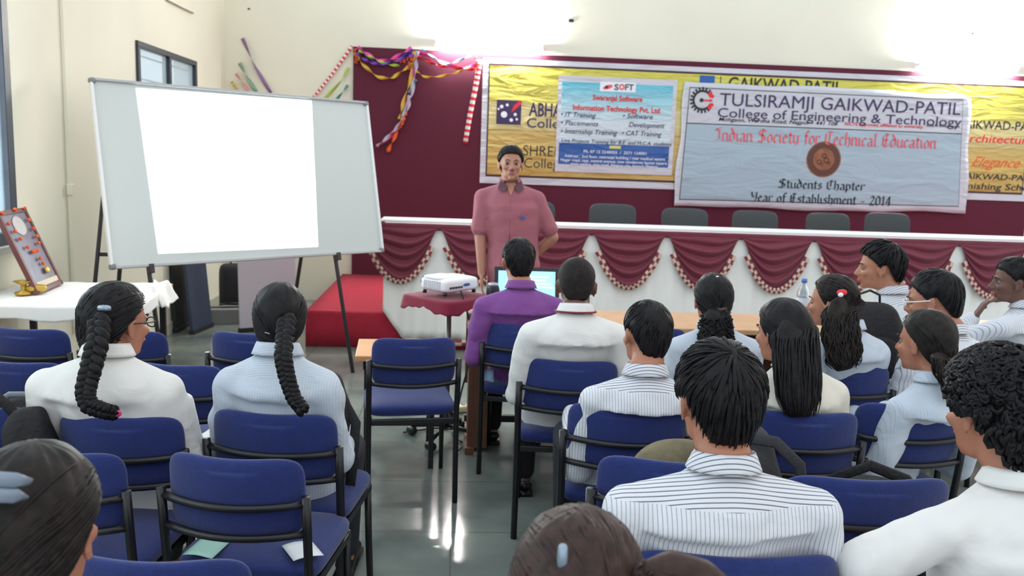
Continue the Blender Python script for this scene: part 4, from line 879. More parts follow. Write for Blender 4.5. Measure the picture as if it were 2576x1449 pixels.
def hand(mb, w, d, side, palm_n, curl=.5, s=1.0, spread=.2):
    # w wrist, d finger direction, palm_n palm normal, side +1 right hand
    d = np.array(d, float); d /= np.linalg.norm(d); pn = np.array(palm_n, float); pn -= d*(pn @ d); pn /= np.linalg.norm(pn); x = np.cross(d, pn)*side   # towards the little finger
    w = np.array(w, float)
    for k in range(4):
        o = (k-1.5)*.019*s; mb.cap(w+d*.015*s+x*o*.7, w+d*.085*s+x*o, .013*s, .011*s, 10)
    for k, L_ in enumerate((.072, .08, .074, .058)):
        o = (k-1.5)*.0205*s; p = w+d*.088*s+x*o; dd = d+x*(k-1.5)*spread*.3; dd /= np.linalg.norm(dd); a = 0
        for j, f in enumerate((.45, .32, .23)):
            a += curl*(.5+.2*j); v = dd*math.cos(a)+pn*math.sin(a); p2 = p+v*L_*f*s; mb.cap(p, p2, (.0088-.0008*j)*s, (.0082-.0008*j)*s, 8); p = p2
    p = w+d*.03*s-x*.026*s; v = d*.7-x*.6+pn*.35; v /= np.linalg.norm(v); p2 = p+v*.035*s; mb.cap(p, p2, .0125*s, .010*s, 8); v = d*.85-x*.2+pn*.5; v /= np.linalg.norm(v); mb.cap(p2, p2+v*.03*s, .0098*s, .0082*s, 8)
PEOPLE = {}
def person(label, hip, rz, top, hyaw=0, hpitch=0, hroll=0, sw=.44, skin=None, shirt=None, hair=('short', .014, 230, .003), hmat=None, hs=1.0, tail=None, arms=None, stand=False, trous=None, vox=.0085, sleeve='long', face=False, bulk=1.0, collar=True, shrug=0, seed=1, glasses=None, extra=None, legs=True, female=False, headonly=False, neck=0):
    skin = skin or M_skin; hmat = hmat or M_hair; trous = trous or M_trou
    root = thing('person', label, 'person', (hip[0], hip[1], 0), rz)
    R_i = rotm(-rz); loc = lambda p: R_i @ (np.array(p, float)-np.array([hip[0], hip[1], 0]))
    Rh = rotm(hyaw-rz, hpitch, hroll); tp = loc(top); hc = tp-Rh @ np.array([0, -.01, .128])*hs
    hp = lambda p: hc+Rh @ (np.array(p, float)*hs)
    nb0 = hp((0, -.042, -.07)); nb = np.array([nb0[0]*.85, nb0[1]-.022, hc[2]-.122*hs+neck])        # neck root
    zp = .92 if stand else .50; spz = lambda f: zp+(nb[2]-zp)*f
    def spine(f):
        b = math.sin(f*PI)*(-.030 if not stand else -.012); return np.array([nb[0]*f**1.3, (0 if stand else .0)+nb[1]*f**1.2+b, spz(f)])
    kx = sw/.44*bulk
    def torso(mb, g, z0=-.10):
        S = [(spine(0)+(0, 0, z0), .150*kx+g, .115*bulk+g), (spine(0), .165*kx+g, .118*bulk+g), (spine(.25), (.150 if not female else .138)*kx+g, .108*bulk+g), (spine(.55), .163*kx+g, .112*bulk+g), (spine(.72), .172*kx+g, .110*bulk+g), (nb+(0, -.016, -.125), .170*kx+g, .102+g), (nb+(0, -.013, -.085), .155*kx+g, .092+g), (nb+(0, -.010, -.048), .118*kx+g, .078+g), (nb+(0, -.006, -.020), .080+g, .066+g), (nb+(0, -.002, .002), .055+g, .054+g)]
        mb.loft(S, 30, 2.1)
        for i in (0, 1): mb.cap(nb+np.array([(-1, 1)[i]*.045, -.014, -.050]), SH[i]+np.array([0, 0, -.002]), .042+g, .050*bulk+g)
    hsx = sw/2-.052
    SH = [nb+np.array([s*hsx, -.014, -.104+shrug]) for s in (-1, 1)]
    A = arms or {}
    def arm_pts(i):
        s = (-1, 1)[i]; S0 = SH[i]; a = A.get('LR'[i], None)
        if a: return S0, np.array(a[0], float)+0*S0, np.array(a[1], float), np.array(a[2], float), np.array(a[3], float)
        if stand: return S0, S0+(s*.045, -.01, -.29), S0+(s*.055, .04, -.53), np.array([0, .15, -1.]), np.array([-s, 0, 0.])
        E_ = S0+np.array([s*.045, .055, -.265]); Wr = np.array([s*.11, .33, .615]); return S0, E_, Wr, np.array([-s*.35, .9, -.25]), np.array([0, 0, -1.])
    # ---- body: one skin surface
    mb = MB(); q = hs
    def he(c, r, rot=None): mb.ell(hp(c), np.array(r)*q, Rh if rot is None else Rh @ rot)
    def hcap(a, b, ra, rb): mb.cap(hp(a), hp(b), ra*q, rb*q)
    he((0, -.012, .030), (.0735, .094, .088)); he((0, .028, -.018), (.060, .062, .082)); he((0, .032, -.066), (.051, .049, .038)); he((0, .066, -.088), (.022, .018, .018))
    hcap((0, .084, .014), (0, .106, -.026), .0075, .0115)
    for s in (-1, 1):
        he((s*.011, .096, -.031), (.008, .009, .007)); he((s*.036, .066, -.020), (.022, .020, .018)); hcap((s*.012, .083, .024), (s*.042, .068, .022), .0075, .007)
        Re = rotm(s*.35, 0, 0); he((s*.080, -.008, -.004), (.0065, .019, .032), Re); he((s*.083, -.014, .006), (.0075, .014, .02), Re); he((s*.076, .0, -.030), (.007, .010, .012), Re)
    hcap((-.016, .086, -.052), (.016, .086, -.052), .0065, .0065); hcap((-.013, .084, -.062), (.013, .084, -.062), .0068, .0068)
    nr = (.052 if female else .058)*q
    mb.tube([hp((0, -.03, -.03)), hp((0, -.034, -.08)), nb+(0, .0, .03), nb+(0, -.004, -.05)], [nr*.98, nr, nr*1.0, nr*.9], 20)
    if not headonly:
        torso(mb, -.014)
        for i in (0, 1):
            S0, E_, Wr, hd_, pn_ = arm_pts(i); mb.cap(S0, E_, .048*bulk, .040*bulk); mb.cap(E_, Wr, .040*bulk, .027); hand(mb, Wr, hd_, (-1, 1)[i], pn_, A.get('curl', .45), 1.0)
        FT = []
        for s in (-1, 1):
            if stand:
                Hj = np.array([s*.09, 0, .90]); K = np.array([s*.10, .02, .48]); An = np.array([s*.11, 0, .08])
            else:
                Hj = np.array([s*.085, .02, .535]); K = np.array([s*.12, .37, .505]); An = np.array([s*.12, .33+(.0 if not extra else extra.get('ankle', 0)), .09])
            mb.cap(Hj, K, .072, .052); mb.cap(K, An, .05, .034); mb.cap(An+(0, -.02, -.035), An+(0, .13, -.055), .034, .026, flat=.8); FT.append((Hj, K, An))
    def facefn(V, Nn):
        X = (V-hc) @ Rh/q; out = V.copy()
        for s in (-1, 1):
            d = ((X-(s*.030, .088, .004))/(.017, .03, .011)); w_ = np.exp(-(d**2).sum(1)); out += (-(Rh[:, 1]*.011*q))[None]*w_[:, None]
            d = ((X-(s*.088, -.004, -.002))/(.01, .009, .016)); w_ = np.exp(-(d**2).sum(1)); out += (-(Rh[:, 0]*s*.005*q))[None]*w_[:, None]
        d = ((X-(0, .094, -.057))/(.018, .02, .0022)); w_ = np.exp(-(d**2).sum(1)); out += (-(Rh[:, 1]*.004*q))[None]*w_[:, None]
        return out
    body = link('body', remesh(mb, 'body', vox, 3, facefn), skin, root, True)
    for s in (-1, 1):
        e = MB().ell(hp((s*.030, .0672, .003)), np.array((.0125,)*3)*q).build('eye', M_eye, root, True)
        g = Rh @ np.array([0, .0095, 0])*q; MB().ell(hp((s*.030, .0672, .003))+g, np.array((.0072, .0045, .0072))*q, Rh, 12, 8).build('iris', M_iris, e, True)
        MB().tube([hp((s*.014, .0925, .0245)), hp((s*.030, .089, .030)), hp((s*.046, .074, .025))], np.array([.0035, .0042, .002])*q, 6, .6).build('eyebrow', hmat, root, True)
    MB().tube([hp((-.022, .0865, -.0565)), hp((-.008, .0945, -.0545)), hp((0, .0945, -.0555)), hp((.008, .0945, -.0545)), hp((.022, .0865, -.0565))], np.array([.001, .004, .004, .004, .001])*q, 8).tube([hp((-.019, .086, -.059)), hp((0, .093, -.0635)), hp((.019, .086, -.059))], np.array([.001, .0052, .001])*q, 8).build('lips', M_lip, root, True)
    # ---- hair
    hb = MB(); kind, t_, nl, mess = hair[:4]; hx = hair[4] if len(hair) > 4 else {}
    hair_cap(hb, 'buzz' if kind == 'buzz' else ('short' if kind in ('short', 'curly') else hx.get('rim', 'tied')), t_, hx.get('amp', .002), seed)
    if kind == 'short': locks_short(hb, t_, nl, seed, mess, hx.get('r', .0044), tip=hx.get('tip', .004))
    if kind == 'curly':
        qq = np.random.default_rng(seed)
        for i in range(nl):
            ph = qq.uniform(-PI, PI); th = float(rim(np.array(ph), 'short'))*math.sqrt(qq.uniform(0, 1)); d = sph(np.array(th), np.array(ph)); c = HC+d*(float(hrad(d, t_))-.002); a1 = np.cross(d, qq.normal(0, 1, 3)); a1 /= np.linalg.norm(a1); a2 = np.cross(d, a1); aa = np.linspace(0, 2*PI*1.3, 9); rr = qq.uniform(.006, .011)
            hb.tube([c+a1*rr*math.cos(z)+a2*rr*math.sin(z)+d*.006*math.sin(z*.7) for z in aa], .0042, 5)
    if kind == 'tied': locks_to(hb, t_, hx.get('tie', (0, -1, -.55)), nl, seed)
    hv = np.vstack(hb.v); hv[:, 2] -= .95*np.clip(.022-hv[:, 2], 0, None)*smoothstep((.02-hv[:, 1])/.06); hb.v = [hc+(hv*q) @ Rh.T]
    ho = hb.build('hair', hmat, root, True)
    if tail:
        tb_ = MB(); P = [loc(p) if len(p) == 3 and not isinstance(p, tuple) else (hp(p[1:]) if p[0] == 'h' else loc(p)) for p in tail['path']]
        if tail['kind'] != 'braid':
            Pa = np.array(P, float); s_ = np.linspace(0, 1, len(Pa)); t2 = np.linspace(0, .96, 16); tb_.tube(np.array([[np.interp(x, s_, Pa[:, k]) for k in range(3)] for x in t2]), np.interp(t2, s_, tail['w'])*.86*np.interp(t2, [0, .85, .96], [1, 1, .7]), 14, float(np.mean(tail['d'])/np.mean(tail['w']))*.9, up=(0, 0, 1))
        if tail['kind'] == 'braid': braid(tb_, P, tail['r'][0], tail['r'][1], tail['turns']); nm = 'braid'
        else: strands_along(tb_, P, tail['w'], tail['d'], tail['n'], seed+5, tail.get('r', .006), tail.get('wave', .004), freq=tail.get('freq', 14)); nm = tail['kind']
        tb_.build(nm, hmat, root, True)
    if headonly: return root, hp, nb
    # ---- shirt
    g = .010; sb = MB(); torso(sb, g, -.055 if not stand else -.13)
    for i in (0, 1):
        S0, E_, Wr, hd_, pn_ = arm_pts(i); sb.ell(S0, (.060*bulk, .062*bulk, .058*bulk))
        if sleeve == 'long': sb.cap(S0, E_, .060*bulk, .054*bulk); sb.cap(E_, E_*.06+Wr*.94, .054*bulk, .040)
        else: sb.cap(S0, S0*.22+E_*.78, .060*bulk, .062*bulk)
    def wr(V, Nn):
        r_ = np.random.default_rng(seed+50); d = 0
        for k in range(7):
            w_ = r_.normal(0, 1, 3)*(9+5*k); d = d+np.sin(V @ w_+r_.uniform(0, 6)+1.6*np.sin(V @ (w_[[1, 2, 0]]*.5)))*(.0040/(1+.35*k))
        fall = smoothstep((nb[2]+.0-V[:, 2])/.12); return V+Nn*(d*fall)[:, None]
    sh = link('shirt', remesh(sb, 'shirt', .010, 8, wr), shirt, root, True)
    if collar:
        def band(u, v, open_=stand):
            a = (u-.5)*2*PI*(.97 if not open_ else .80); c, s = math.sin(a), -math.cos(a)
            if v < .5: k = v*2; r1, z = .061+.004*(1-k)+.0, .000+.034*k
            else: k = (v-.5)*2; r1, z = .065+.016*k, .036-.040*k-(.020*max(0, -s*-1)*k if open_ else 0)
            lean = (spine(1)-spine(.9))
            return nb+np.array([c*r1*1.03, s*r1*1.0-.002, z+.012+(.022 if not open_ else .01)*(-s*.5)-.010])
        MB().grid(band, 48, 9).build('collar', hairless(shirt), root, True, solid=.003)
    tr_ = MB()
    for Hj, K, An in FT: tr_.cap(Hj, K, .088, .066); tr_.cap(K, An+(0, 0, .02), .064, .050)
    tr_.ell(spine(0)+(0, 0, -.02 if not stand else -.03), (.165*kx, .118, .09)); link('trousers', remesh(tr_, 'trousers', .012, 4), trous, root, True)
    for Hj, K, An in FT:
        s_ = MB(); s_.cap(An+(0, -.03, -.045), An+(0, .15, -.052), .038, .034, flat=.75); s_.box(An+(0, .05, -.079), (.075, .26, .016)); s_.build('shoe', M_shoe, root, True)
    return root, hp, nb
def hairless(m): return m
def glasses_on(root, hp, m, hs=1, w=.0022):
    g = MB()
    for s in (-1, 1):
        g.tube([hp((s*.031+.0215*math.cos(a), .103-.004*abs(math.cos(a)), .003+.0155*math.sin(a))) for a in np.linspace(0, 2*PI, 21)], w, 6, cap=False)
        g.tube([hp((s*.052, .098, .008)), hp((s*.078, .05, .010)), hp((s*.082, -.01, .012)), hp((s*.080, -.022, -.006))], w, 6)
    g.tube([hp((-.0105, .104, .006)), hp((0, .108, .010)), hp((.0105, .104, .006))], w, 6); return g.build('glasses', m, root, True)
def hip_of(c, dx=0, dy=-.05): x, y, a = CH[c]; o = R2(a) @ np.array([dx, dy]); return (x+o[0], y+o[1])
def at(x, y, Y): return on(x, y, 1, Y)
S_white = shirtmat('white_shirt', srgb(226, 224, 220)); S_cream = shirtmat('cream_shirt', srgb(222, 216, 202)); S_pale = shirtmat('pale_blue_shirt', srgb(196, 206, 218), STR, .93, 120, 95, .14, .35)
S_purple = shirtmat('purple_shirt', srgb(124, 66, 138)); S_mauve = shirtmat('mauve_shirt', srgb(158, 92, 104))
def striped(zy, f=105): return shirtmat('striped_shirt_%d' % int(zy*1000), srgb(218, 220, 226), STR, zy, f, 72, .20, .85)
D = math.radians
# woman in plain white, long braid, glasses
Yt = 2.60
r, hp, nb = person('woman in a plain white blouse with one long thick braid, wearing dark glasses', hip_of('C6', .055), D(-3), at(290, 713, 2.78), D(-32), D(-4), 0, .47, shirt=S_white, hair=('tied', .016, 300, 0, {'tie': (-.15, -1, -.45)}), hs=1.04, bulk=1.12, female=True, seed=3, shrug=-.01,
 tail={'kind': 'braid', 'path': [at(250, 800, 2.66), at(246, 860, 2.58), at(228, 930, 2.53), at(214, 985, 2.50), at(222, 1020, 2.49), at(262, 1034, 2.49), at(292, 1040, 2.50)], 'r': (.0215, .013), 'turns': 6.5}, neck=.042)
glasses_on(r, hp, M_black)
M_clip = mat('silver_clip', srgb(150, 165, 180), .25, metal=.6)
hr = [o for o in r.children if o.name.startswith('hair')][0]
MB().slab(rotm(D(3)) @ (on(262, 775, 1, 2.655)-np.array(r.location)), .022, .008, .010, p=3, q=2, n=6).build('hair_clip', M_clip, hr, True)
e = at(292, 1040, 2.50)-np.array(r.location)
br_ = [o for o in r.children if o.name.startswith('braid')][0]
MB().slab(rotm(D(3)) @ e, .016, .012, .012, p=2, q=2, n=6).build('hair_tie', mat('pink_tie', srgb(210, 50, 110), .6), br_, True)
# woman in pale striped shirt, braid
r, hp, nb = person('woman in a pale blue finely striped shirt with a long braid down her back', hip_of('C7', .0), D(-4), at(705, 713, 2.86), D(6), D(-6), 0, .40, shirt=S_pale, hair=('tied', .014, 300, 0, {'tie': (.1, -1, -.6)}), hs=.97, female=True, seed=4,
 tail={'kind': 'braid', 'path': [at(722, 800, 2.74), at(716, 850, 2.66), at(712, 900, 2.60), at(722, 950, 2.58), at(738, 1000, 2.56), at(765, 1035, 2.54)], 'r': (.0185, .013), 'turns': 6.5}, neck=.022)
hr = [o for o in r.children if o.name.startswith('hair')][0]
for u in ((.03, -.108, -.028), (-.025, -.112, -.036)): MB().tube([hp((u[0]-.014, u[1], u[2]+.005)), hp((u[0]+.014, u[1], u[2]-.002))], .0022, 6).build('hair_pin', M_clip, hr)
# purple man
person('man in a purple shirt with short black hair at the desk near the laptop', hip_of('C13', -.01, -.02), D(2), at(1306, 599, 4.40), D(8), D(-2), 0, .47, shirt=S_purple, hair=('short', .012, 420, .001), hs=1.0, skin=M_skin, seed=5, trous=M_trb, bulk=1.02)
# cropped man
r, hp, nb = person('close-cropped man in a white shirt with a maroon lanyard round his collar', hip_of('C14', -.03, -.02), D(0), at(1452, 645, 3.64), D(-3), D(-6), 0, .48, shirt=S_white, hair=('buzz', .006, 0, 0, {'amp': .0005}), hmat=M_buzz, hs=1.04, skin=M_skind, seed=6, trous=M_trb, neck=.03)
MB().tube([nb+np.array([.087*math.sin(a), -.084*math.cos(a), .004+.008*math.cos(a)]) for a in np.linspace(-2.3, 2.3, 20)], .0045, 6).build('lanyard', mat('maroon_ribbon', srgb(120, 30, 48), .6), r, True)
# aisle striped man
person('short-haired man in a striped shirt on the aisle chair behind the cropped man', hip_of('C15', -.045, -.03), D(-2), at(1632, 757, 2.98), D(14), D(-8), D(4), .46, shirt=striped(.872), hair=('short', .012, 420, .001), hs=.99, seed=7)
# curly tied woman
r, hp, nb = person('woman with curly hair tied in a bunch and a white clip, pale shirt', hip_of('C17', .0), D(0), at(1797, 688, 3.68), D(0), D(-4), 0, .41, shirt=S_pale, hair=('tied', .012, 150, 0, {'tie': (0, -1, -.35)}), hs=.98, female=True, seed=8,
 tail={'kind': 'ponytail', 'path': [('h', 0, -.095, -.02), at(1800, 800, 3.53), at(1800, 850, 3.50), at(1800, 880, 3.50)], 'w': [.02, .06, .07, .05], 'd': [.01, .03, .035, .03], 'n': 170, 'wave': .013, 'r': .005, 'freq': 30}, neck=.02)
hr = [o for o in r.children if o.name.startswith('hair')][0]
MB().slab(hp((0, -.06, .115)), .014, .010, .006, p=2, q=2, n=6).build('hair_clip', M_pwhite, hr, True)
MB().tube([hp((-.03, -.112, -.02)), hp((0, -.122, -.025)), hp((.03, -.112, -.02))], .008, 8).build('hair_band', mat('brown_band', srgb(80, 50, 50), .6), hr, True)
# long haired woman in cream
person('woman in a cream top with straight loose black hair to mid back', hip_of('C18', .03), D(6), at(1972, 754, 2.98), D(26), D(-5), 0, .40, shirt=S_cream, hair=('tied', .016, 150, 0, {'tie': (.1, -1, -.7), 'rim': 'long'}), hs=.99, female=True, seed=9,
 tail={'kind': 'long_hair', 'path': [('h', 0, -.02, .10), ('h', 0, -.072, .035), at(2000, 850, 2.87), at(2006, 925, 2.82), at(2008, 1000, 2.79), at(2012, 1060, 2.77)], 'w': [.03, .078, .088, .090, .085, .060], 'd': [.02, .045, .042, .036, .03, .02], 'n': 380, 'wave': .0025, 'r': .004}, neck=.02)
# woman with red clip
r, hp, nb = person('woman with long wavy half-tied hair held by a red and white clip', hip_of('C20', -.01), D(15), at(2100, 692, 3.58), D(48), D(-3), 0, .41, shirt=S_pale, hair=('tied', .014, 150, 0, {'tie': (0, -1, -.3), 'rim': 'long'}), hs=.98, female=True, seed=10, hmat=M_haird,
 tail={'kind': 'long_hair', 'path': [('h', .0, -.03, .06), ('h', .01, -.078, .01), at(2110, 790, 3.46), at(2118, 850, 3.42), at(2122, 905, 3.40), at(2125, 935, 3.40)], 'w': [.03, .07, .085, .09, .085, .06], 'd': [.02, .04, .035, .035, .03, .02], 'n': 300, 'wave': .007, 'r': .0042, 'freq': 22}, neck=.02)
hr = [o for o in r.children if o.name.startswith('hair')][0]
cl = on(2118, 736, 1, 3.44); cl_ = rotm(-D(15)) @ (cl-np.array(r.location))
MB().slab(cl_, .026, .010, .014, p=2, q=2, n=8).build('hair_clip', M_pred, hr, True); MB().slab(cl_+(-.012, -.008, -.008), .012, .008, .010, p=2, q=2, n=6).build('clip_trim', M_pwhite, hr, True)
# young man in profile
person('young man in profile facing left, striped shirt and tousled black hair, front row', hip_of('C26', -.03), D(28), at(2216, 612, 4.30), D(72), D(-4), 0, .43, shirt=striped(.98, 95), hair=('short', .022, 260, .006, {'tip': .01, 'r': .0065}), hs=1.02, seed=11)
# glasses person
r, hp, nb = person('short-haired person in white-framed glasses and striped shirt, looking left', hip_of('C21', -.03), D(12), at(2345, 682, 3.62), D(52), D(-10), 0, .43, shirt=striped(.94, 95), hair=('short', .018, 240, .002), hs=1.05, seed=12)
glasses_on(r, hp, mat('white_frame', srgb(226, 226, 222), .4), w=.003)
# ponytail woman
person('dark-brown-haired woman with a low ponytail and a striped collar, face turned left', hip_of('C19', .0), D(14), at(2335, 780, 3.02), D(32), D(-4), 0, .42, shirt=S_pale, hmat=M_haird, hair=('tied', .013, 300, 0, {'tie': (0, -1, -.75)}), hs=1.0, female=True, seed=13,
 tail={'kind': 'ponytail', 'path': [('h', 0, -.075, -.055), at(2362, 900, 2.86), at(2385, 960, 2.83), at(2395, 1020, 2.82)], 'w': [.02, .035, .035, .015], 'd': [.02, .025, .025, .012], 'n': 140, 'wave': .006, 'r': .004, 'freq': 16})
# man with hand on chin at the right edge
C22 = hip_of('C22', -.02); rz22 = D(22); tp12 = at(2556, 648, 4.22)
l12 = rotm(-rz22) @ (np.array(tp12)-np.array([*C22, 0])); Rh12 = rotm(D(70)-rz22, D(-4)); hc12 = l12-Rh12 @ np.array([0, -.01, .128])
chin = hc12+Rh12 @ np.array([0, .115, -.078])
wr12 = chin+np.array([-.035, .035, -.115]); 
person('dark-skinned man in a striped shirt resting his chin on his hand at the right edge', C22, rz22, tp12, D(70), D(-4), 0, .46, shirt=striped(.96, 95), hair=('short', .014, 230, .002), hs=1.0, seed=14, skin=M_skind, vox=.006,
 arms={'L': (l12+np.array([-.25, .20, -.50]), wr12, chin-wr12+np.array([.03, -.01, .03]), Rh12 @ np.array([0, -1, .2])), 'curl': .75})
# big striped man
person('broad man in a white striped shirt with a horizontally striped yoke, thick black hair', hip_of('C24', -.03, -.03), D(-1), at(1812, 870, 1.88), D(6), D(-4), 0, .53, shirt=striped(.918, 105), hair=('short', .021, 620, .004, {'tip': .007, 'r': .0048}), hs=1.05, seed=15, bulk=1.08, skin=M_skin)
# curly man in white at the right
person('curly-haired man in a plain white shirt at the lower right corner, looking left', hip_of('C27', -.08, .0), D(8), at(2520, 886, 1.86), D(13), D(-6), 0, .47, shirt=S_white, hair=('curly', .024, 1000, .0), hs=1.13, seed=16, bulk=1.05,
 arms={'L': ((-.37, .0, .78), (-.14, .27, .66), (.6, .8, -.1), (0, 0, -1))})
# brown-haired woman bottom centre
r, hp, nb = person('woman with brown hair in a bun and a small silver clip, bottom centre', hip_of('C28', .0, .02), D(-5), at(1462, 1282, 1.12), D(-12), D(-8), 0, .41, shirt=S_pale, hmat=M_hairb, hair=('tied', .012, 260, 0, {'tie': (.55, -.9, -.25)}), hs=1.08, female=True, seed=17,
 tail={'kind': 'ponytail', 'path': [at(1625, 1440, 1.04), at(1690, 1428, 1.03), at(1770, 1452, 1.02), at(1850, 1510, 1.02)], 'w': [.02, .03, .03, .015], 'd': [.02, .03, .03, .012], 'n': 260, 'wave': .004, 'r': .0026, 'freq': 12})
hr = [o for o in r.children if o.name.startswith('hair')][0]
c_ = rotm(D(5)) @ (on(1415, 1400, 1, 1.02)-np.array(r.location)); MB().slab(c_, .007, .004, .018, p=3, q=2, n=6).build('hair_clip', M_clip, hr, True)
# woman with grey band bottom left
r, hp, nb = person('dark-brown-haired woman with a wide grey hair clasp, bottom left corner', hip_of('C29', -.02, .0), D(0), at(82, 1122, 1.22), D(-4), D(-6), 0, .41, shirt=S_pale, hmat=M_haird, hair=('tied', .015, 260, 0, {'tie': (-.3, -1, -.5)}), hs=1.02, female=True, seed=18)
hr = [o for o in r.children if o.name.startswith('hair')][0]
M_clasp = mat('grey_clasp', srgb(128, 140, 156), .35)
for k, (ya, yb_) in enumerate(((1208, 1212), (1248, 1252))):
    P = [rotm(0) @ (on(x, y, 1, Yq)-np.array(r.location)) for x, y, Yq in ((-60, ya-6, 1.12), (-10, ya-3, 1.085), (40, ya, 1.083), (76-14*k, yb_, 1.10))]
    MB().tube(P, [.011, .011, .0105, .006], 10, .45, up=(0, 1, 0)).build('hair_clasp', M_clasp, hr, True)
# the standing presenter
hipS = (on(1292, 640, 1, 5.80)[0], 5.80); tpS = at(1286, 366, 5.76); rzS = PI
r, hp, nb = person('standing man in a mauve short-sleeved shirt facing the audience before the stage table', hipS, rzS, tpS, PI+D(2), D(3), 0, .475, shirt=S_mauve, hair=('short', .013, 560, .0025, {'tip': .004}), skin=M_skinl, hs=1.0, stand=True, sleeve='short', vox=.0055, trous=M_trou, seed=21,
 arms={'R': ((.232, .0, 1.115), (.215, .05, .87), (-.02, .12, -1), (-1, 0, 0)), 'L': ((-.268, -.035, 1.125), (-.14, -.085, .985), (1, -.1, -.25), (0, -1, 0)), 'curl': .4})
MB().tube([hp((-.020, .091, -.046)), hp((0, .0975, -.044)), hp((.020, .091, -.046))], [.002, .0032, .002], 6, .6).build('moustache', M_haird, r, True)
m = MB(); y_ = .128
MB().tube([nb+(0, .075, -.045), nb+(0, .105, -.16), nb+(0, .105, -.32), nb+(0, .110, -.42)], .008, 6, .4, up=(1, 0, 0)).build('button_placket', mat('mauve_dark', srgb(122, 66, 78), .7), r, True)
MB().add([nb+(-.035, .066, .0), nb+(.035, .066, .0), nb+(0, .098, -.085)], [(0, 1, 2)]).build('open_neck', M_skinl, r, False, solid=.006)
for s in (-1, 1):
    m = MB(); m.add([nb+(s*.020, .082, -.02), nb+(s*.068, .060, .02), nb+(s*.088, .075, -.035), nb+(s*.046, .100, -.060)], [(0, 1, 2, 3) if s > 0 else (3, 2, 1, 0)]); m.build('collar_leaf', mat('collar_dark', srgb(96, 62, 72), .7), r, False, solid=.004)
MB().slab(nb+(-.085, .118, -.22), .010, .004, .016, p=3, q=2, n=6).build('pocket_pen', M_pblue, r, True)
# ------------------------------------------------------------------ bags
def backpack(label, loc, rz, size, tilt=0, mt=None, strap=None, hnd=True):
    b = thing('backpack', label, 'bag', loc, rz); a, t_, h = size; Rt = rotm(0, tilt, 0)
    def bd(V): V = V.copy(); k = 1-.22*np.clip(V[:, 2]/h, 0, 1)**2; V[:, 0] *= k; V[:, 1] *= 1-.25*np.clip(V[:, 2]/h, 0, 1); V += .006*np.sin(V[:, [2, 0, 1]]*40); return V
    MB().slab((0, 0, h), a, t_, h, p=4, q=2.6, n=16, bend=bd).build('bag_body', mt or M_bag, b, True)
    MB().slab((0, -t_*.95, h*.7), a*.75, t_*.35, h*.5, p=4, q=2.6, n=10).build('front_pocket', mt or M_bag, b, True)
    if hnd: MB().tube([(-.05, .02, 2*h*.95), (-.045, .02, 2*h+.035), (0, .02, 2*h+.055), (.045, .02, 2*h+.035), (.05, .02, 2*h*.95)], .010, 8, .6).build('grab_handle', M_bag, b, True)
    if strap:
        for k, S in enumerate(strap): MB().tube([np.array(p, float) for p in S], .018, 8, .25, up=(0, 1, 0)).build('strap', mt or M_bag, b, True)
    return b
q = on(2205, 860, 1, 3.80); backpack('black backpack with a loop handle worn between the red-clip woman and glasses person', (q[0], 3.90, q[2]-.20), D(-14), (.17, .08, .185))
q = on(1925, 1120, 1, 2.36); M_gbag = mat('dark_grey_nylon', srgb(52, 52, 56), .8, bump=.4, bscale=70)
backpack('dark grey backpack with a curved strap on the chair ahead of the big striped-shirt man', (q[0]-.06, 2.42, .485), D(4), (.13, .10, .20), mt=M_gbag, hnd=False, strap=[[(-.02, -.05, .385), (.08, -.08, .375), (.15, -.10, .31), (.165, -.11, .22), (.13, -.11, .13), (.04, -.11, .05)]])
q = on(1650, 1130, 1, 2.5)
ob = thing('tote_bag', 'olive and beige cloth bag behind the neck of the big striped-shirt man', 'bag', (q[0]+.0, 2.47, .486), .1); MB().slab((0.06, 0, .165), .16, .07, .17, p=2.4, q=2.2, n=14).build('bag_body', mat('olive_cloth', srgb(122, 112, 86), .8, noise=.35, nscale=12, bump=.6, bscale=25), ob, True)
MB().tube([(-.06, -.065, .2), (-.05, -.08, .13), (.0, -.085, .1), (.04, -.075, .16)], .009, 8).build('handle', mat('beige_strap', srgb(190, 178, 150), .8), ob, True)
q = on(2190, 1165, 1, 2.45)
backpack('black bag with an arched handle lying on the chair before the empty wide one', (q[0], 2.50, .49), D(0), (.20, .10, .10), hnd=False, strap=[[(-.17, -.03, .12), (-.12, -.05, .22), (0, -.05, .265), (.12, -.05, .22), (.20, -.03, .13)]])
q = on(2345, 1165, 1, 2.35); gb = thing('folded_jacket', 'rounded dark grey bundle beside the black bag near the curly man', 'bag', (q[0], 2.42, .49), 0); MB().slab((0, 0, .10), .12, .08, .115, p=2.2, q=2, n=12).build('bundle', M_gbag, gb, True)
q = on(2085, 1160, 1, 2.42); MB().slab((0, 0, 0), .018, .02, .05, p=3, q=2, n=6)
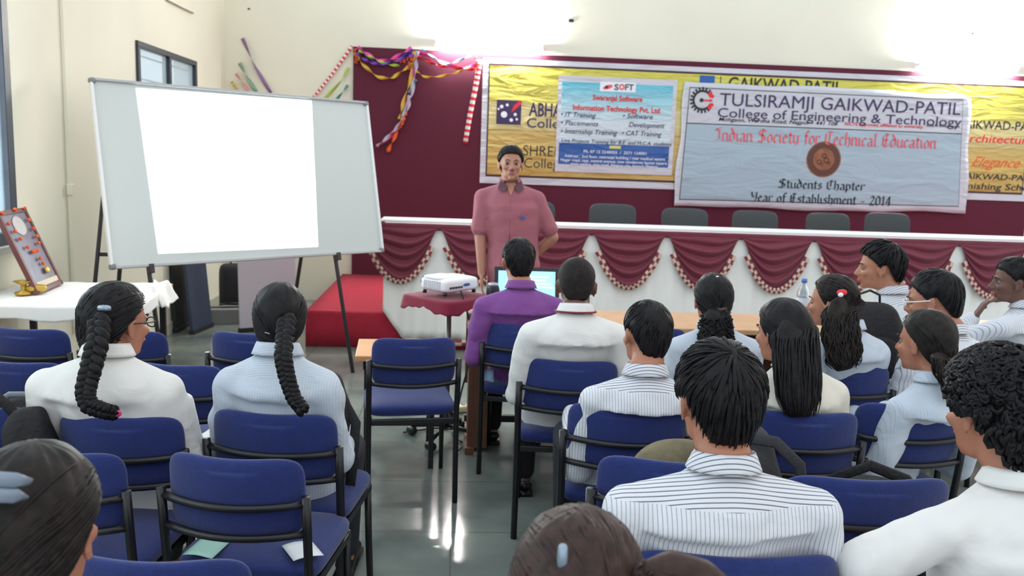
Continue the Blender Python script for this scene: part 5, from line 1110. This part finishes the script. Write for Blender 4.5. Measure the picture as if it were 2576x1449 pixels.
rp_ = MB().slab((-.19, -.09, .10), .016, .012, .05, p=3, q=2, n=6).build('red_tab', M_pred, [o for o in COL.objects if o.name.startswith('backpack') and o.type == 'EMPTY'][-1], True)
q = on(90, 1010, 1, 2.70)
backpack('black bag slung between the blue chairs at the left photo edge', (on(88, 1050, 1, 2.66)[0], 2.62, .50), D(10), (.075, .07, .17), hnd=False, strap=[[(-.02, 0, .30), (-.10, .05, .37), (-.2, .08, .34), (-.3, .1, .28)]])
q = on(35, 965, 1, 2.85); hm = thing('grey_bag', 'grey-topped black bag on the far left chair seat beside the woman in white', 'bag', (q[0], 2.95, .486), .3); MB().slab((0, 0, .15), .17, .09, .155, p=2.5, q=2.2, n=14).build('bag_body', M_gbag, hm, True); MB().tube([(-.14, -.05, .26), (-.05, -.06, .32), (.08, -.05, .31), (.14, -.02, .24)], .012, 8).build('handle', mat('grey_strap', srgb(110, 116, 124), .4), hm, True)
q = on(820, 880, 1, 3.0)
backpack('black backpack on the chair seat right of the woman in pale stripes', (on(838, 900, 1, 3.05)[0]-.03, 3.0, .50), D(5), (.10, .08, .185), hnd=False, strap=[[(.06, -.02, .30), (.12, -.05, .2), (.11, -.07, .05), (.09, -.06, -.15)]])
pk = MB().grid(lambda u, v: (.145+.06*u, 4.37+.05*v+.01*math.sin(u*5), .489+.05*v*v), 8, 8).build('paper_packet', mat('pale_blue_paper', srgb(150, 178, 204), .5), None, True, solid=.004)
tag(pk, 'small pale blue packet sticking up at the edge of the chair under the purple-shirt man', 'packet')
# papers on chair seats
def sheet(lab, x, y, z, rz, m_=None):
    o = MB().grid(lambda u, v: ((u-.5)*.09, (v-.5)*.11, .004*math.sin(u*4)+.003), 6, 6).build('paper_sheet', m_ or mat('paper_white', srgb(232, 236, 238), .6), None, True, solid=.001); o.location = (x, y, z); o.rotation_euler = (0, 0, rz); tag(o, lab, 'paper')
sheet('white paper lying on the seat of the large empty foreground chair', CH['C10'][0]+.13, CH['C10'][1]-.15, .487, .5)
sheet('pale green paper on the foreground chair seat near its left rear post', CH['C10'][0]-.15, CH['C10'][1]-.14, .487, -.2, mat('paper_green', srgb(170, 214, 200), .6))
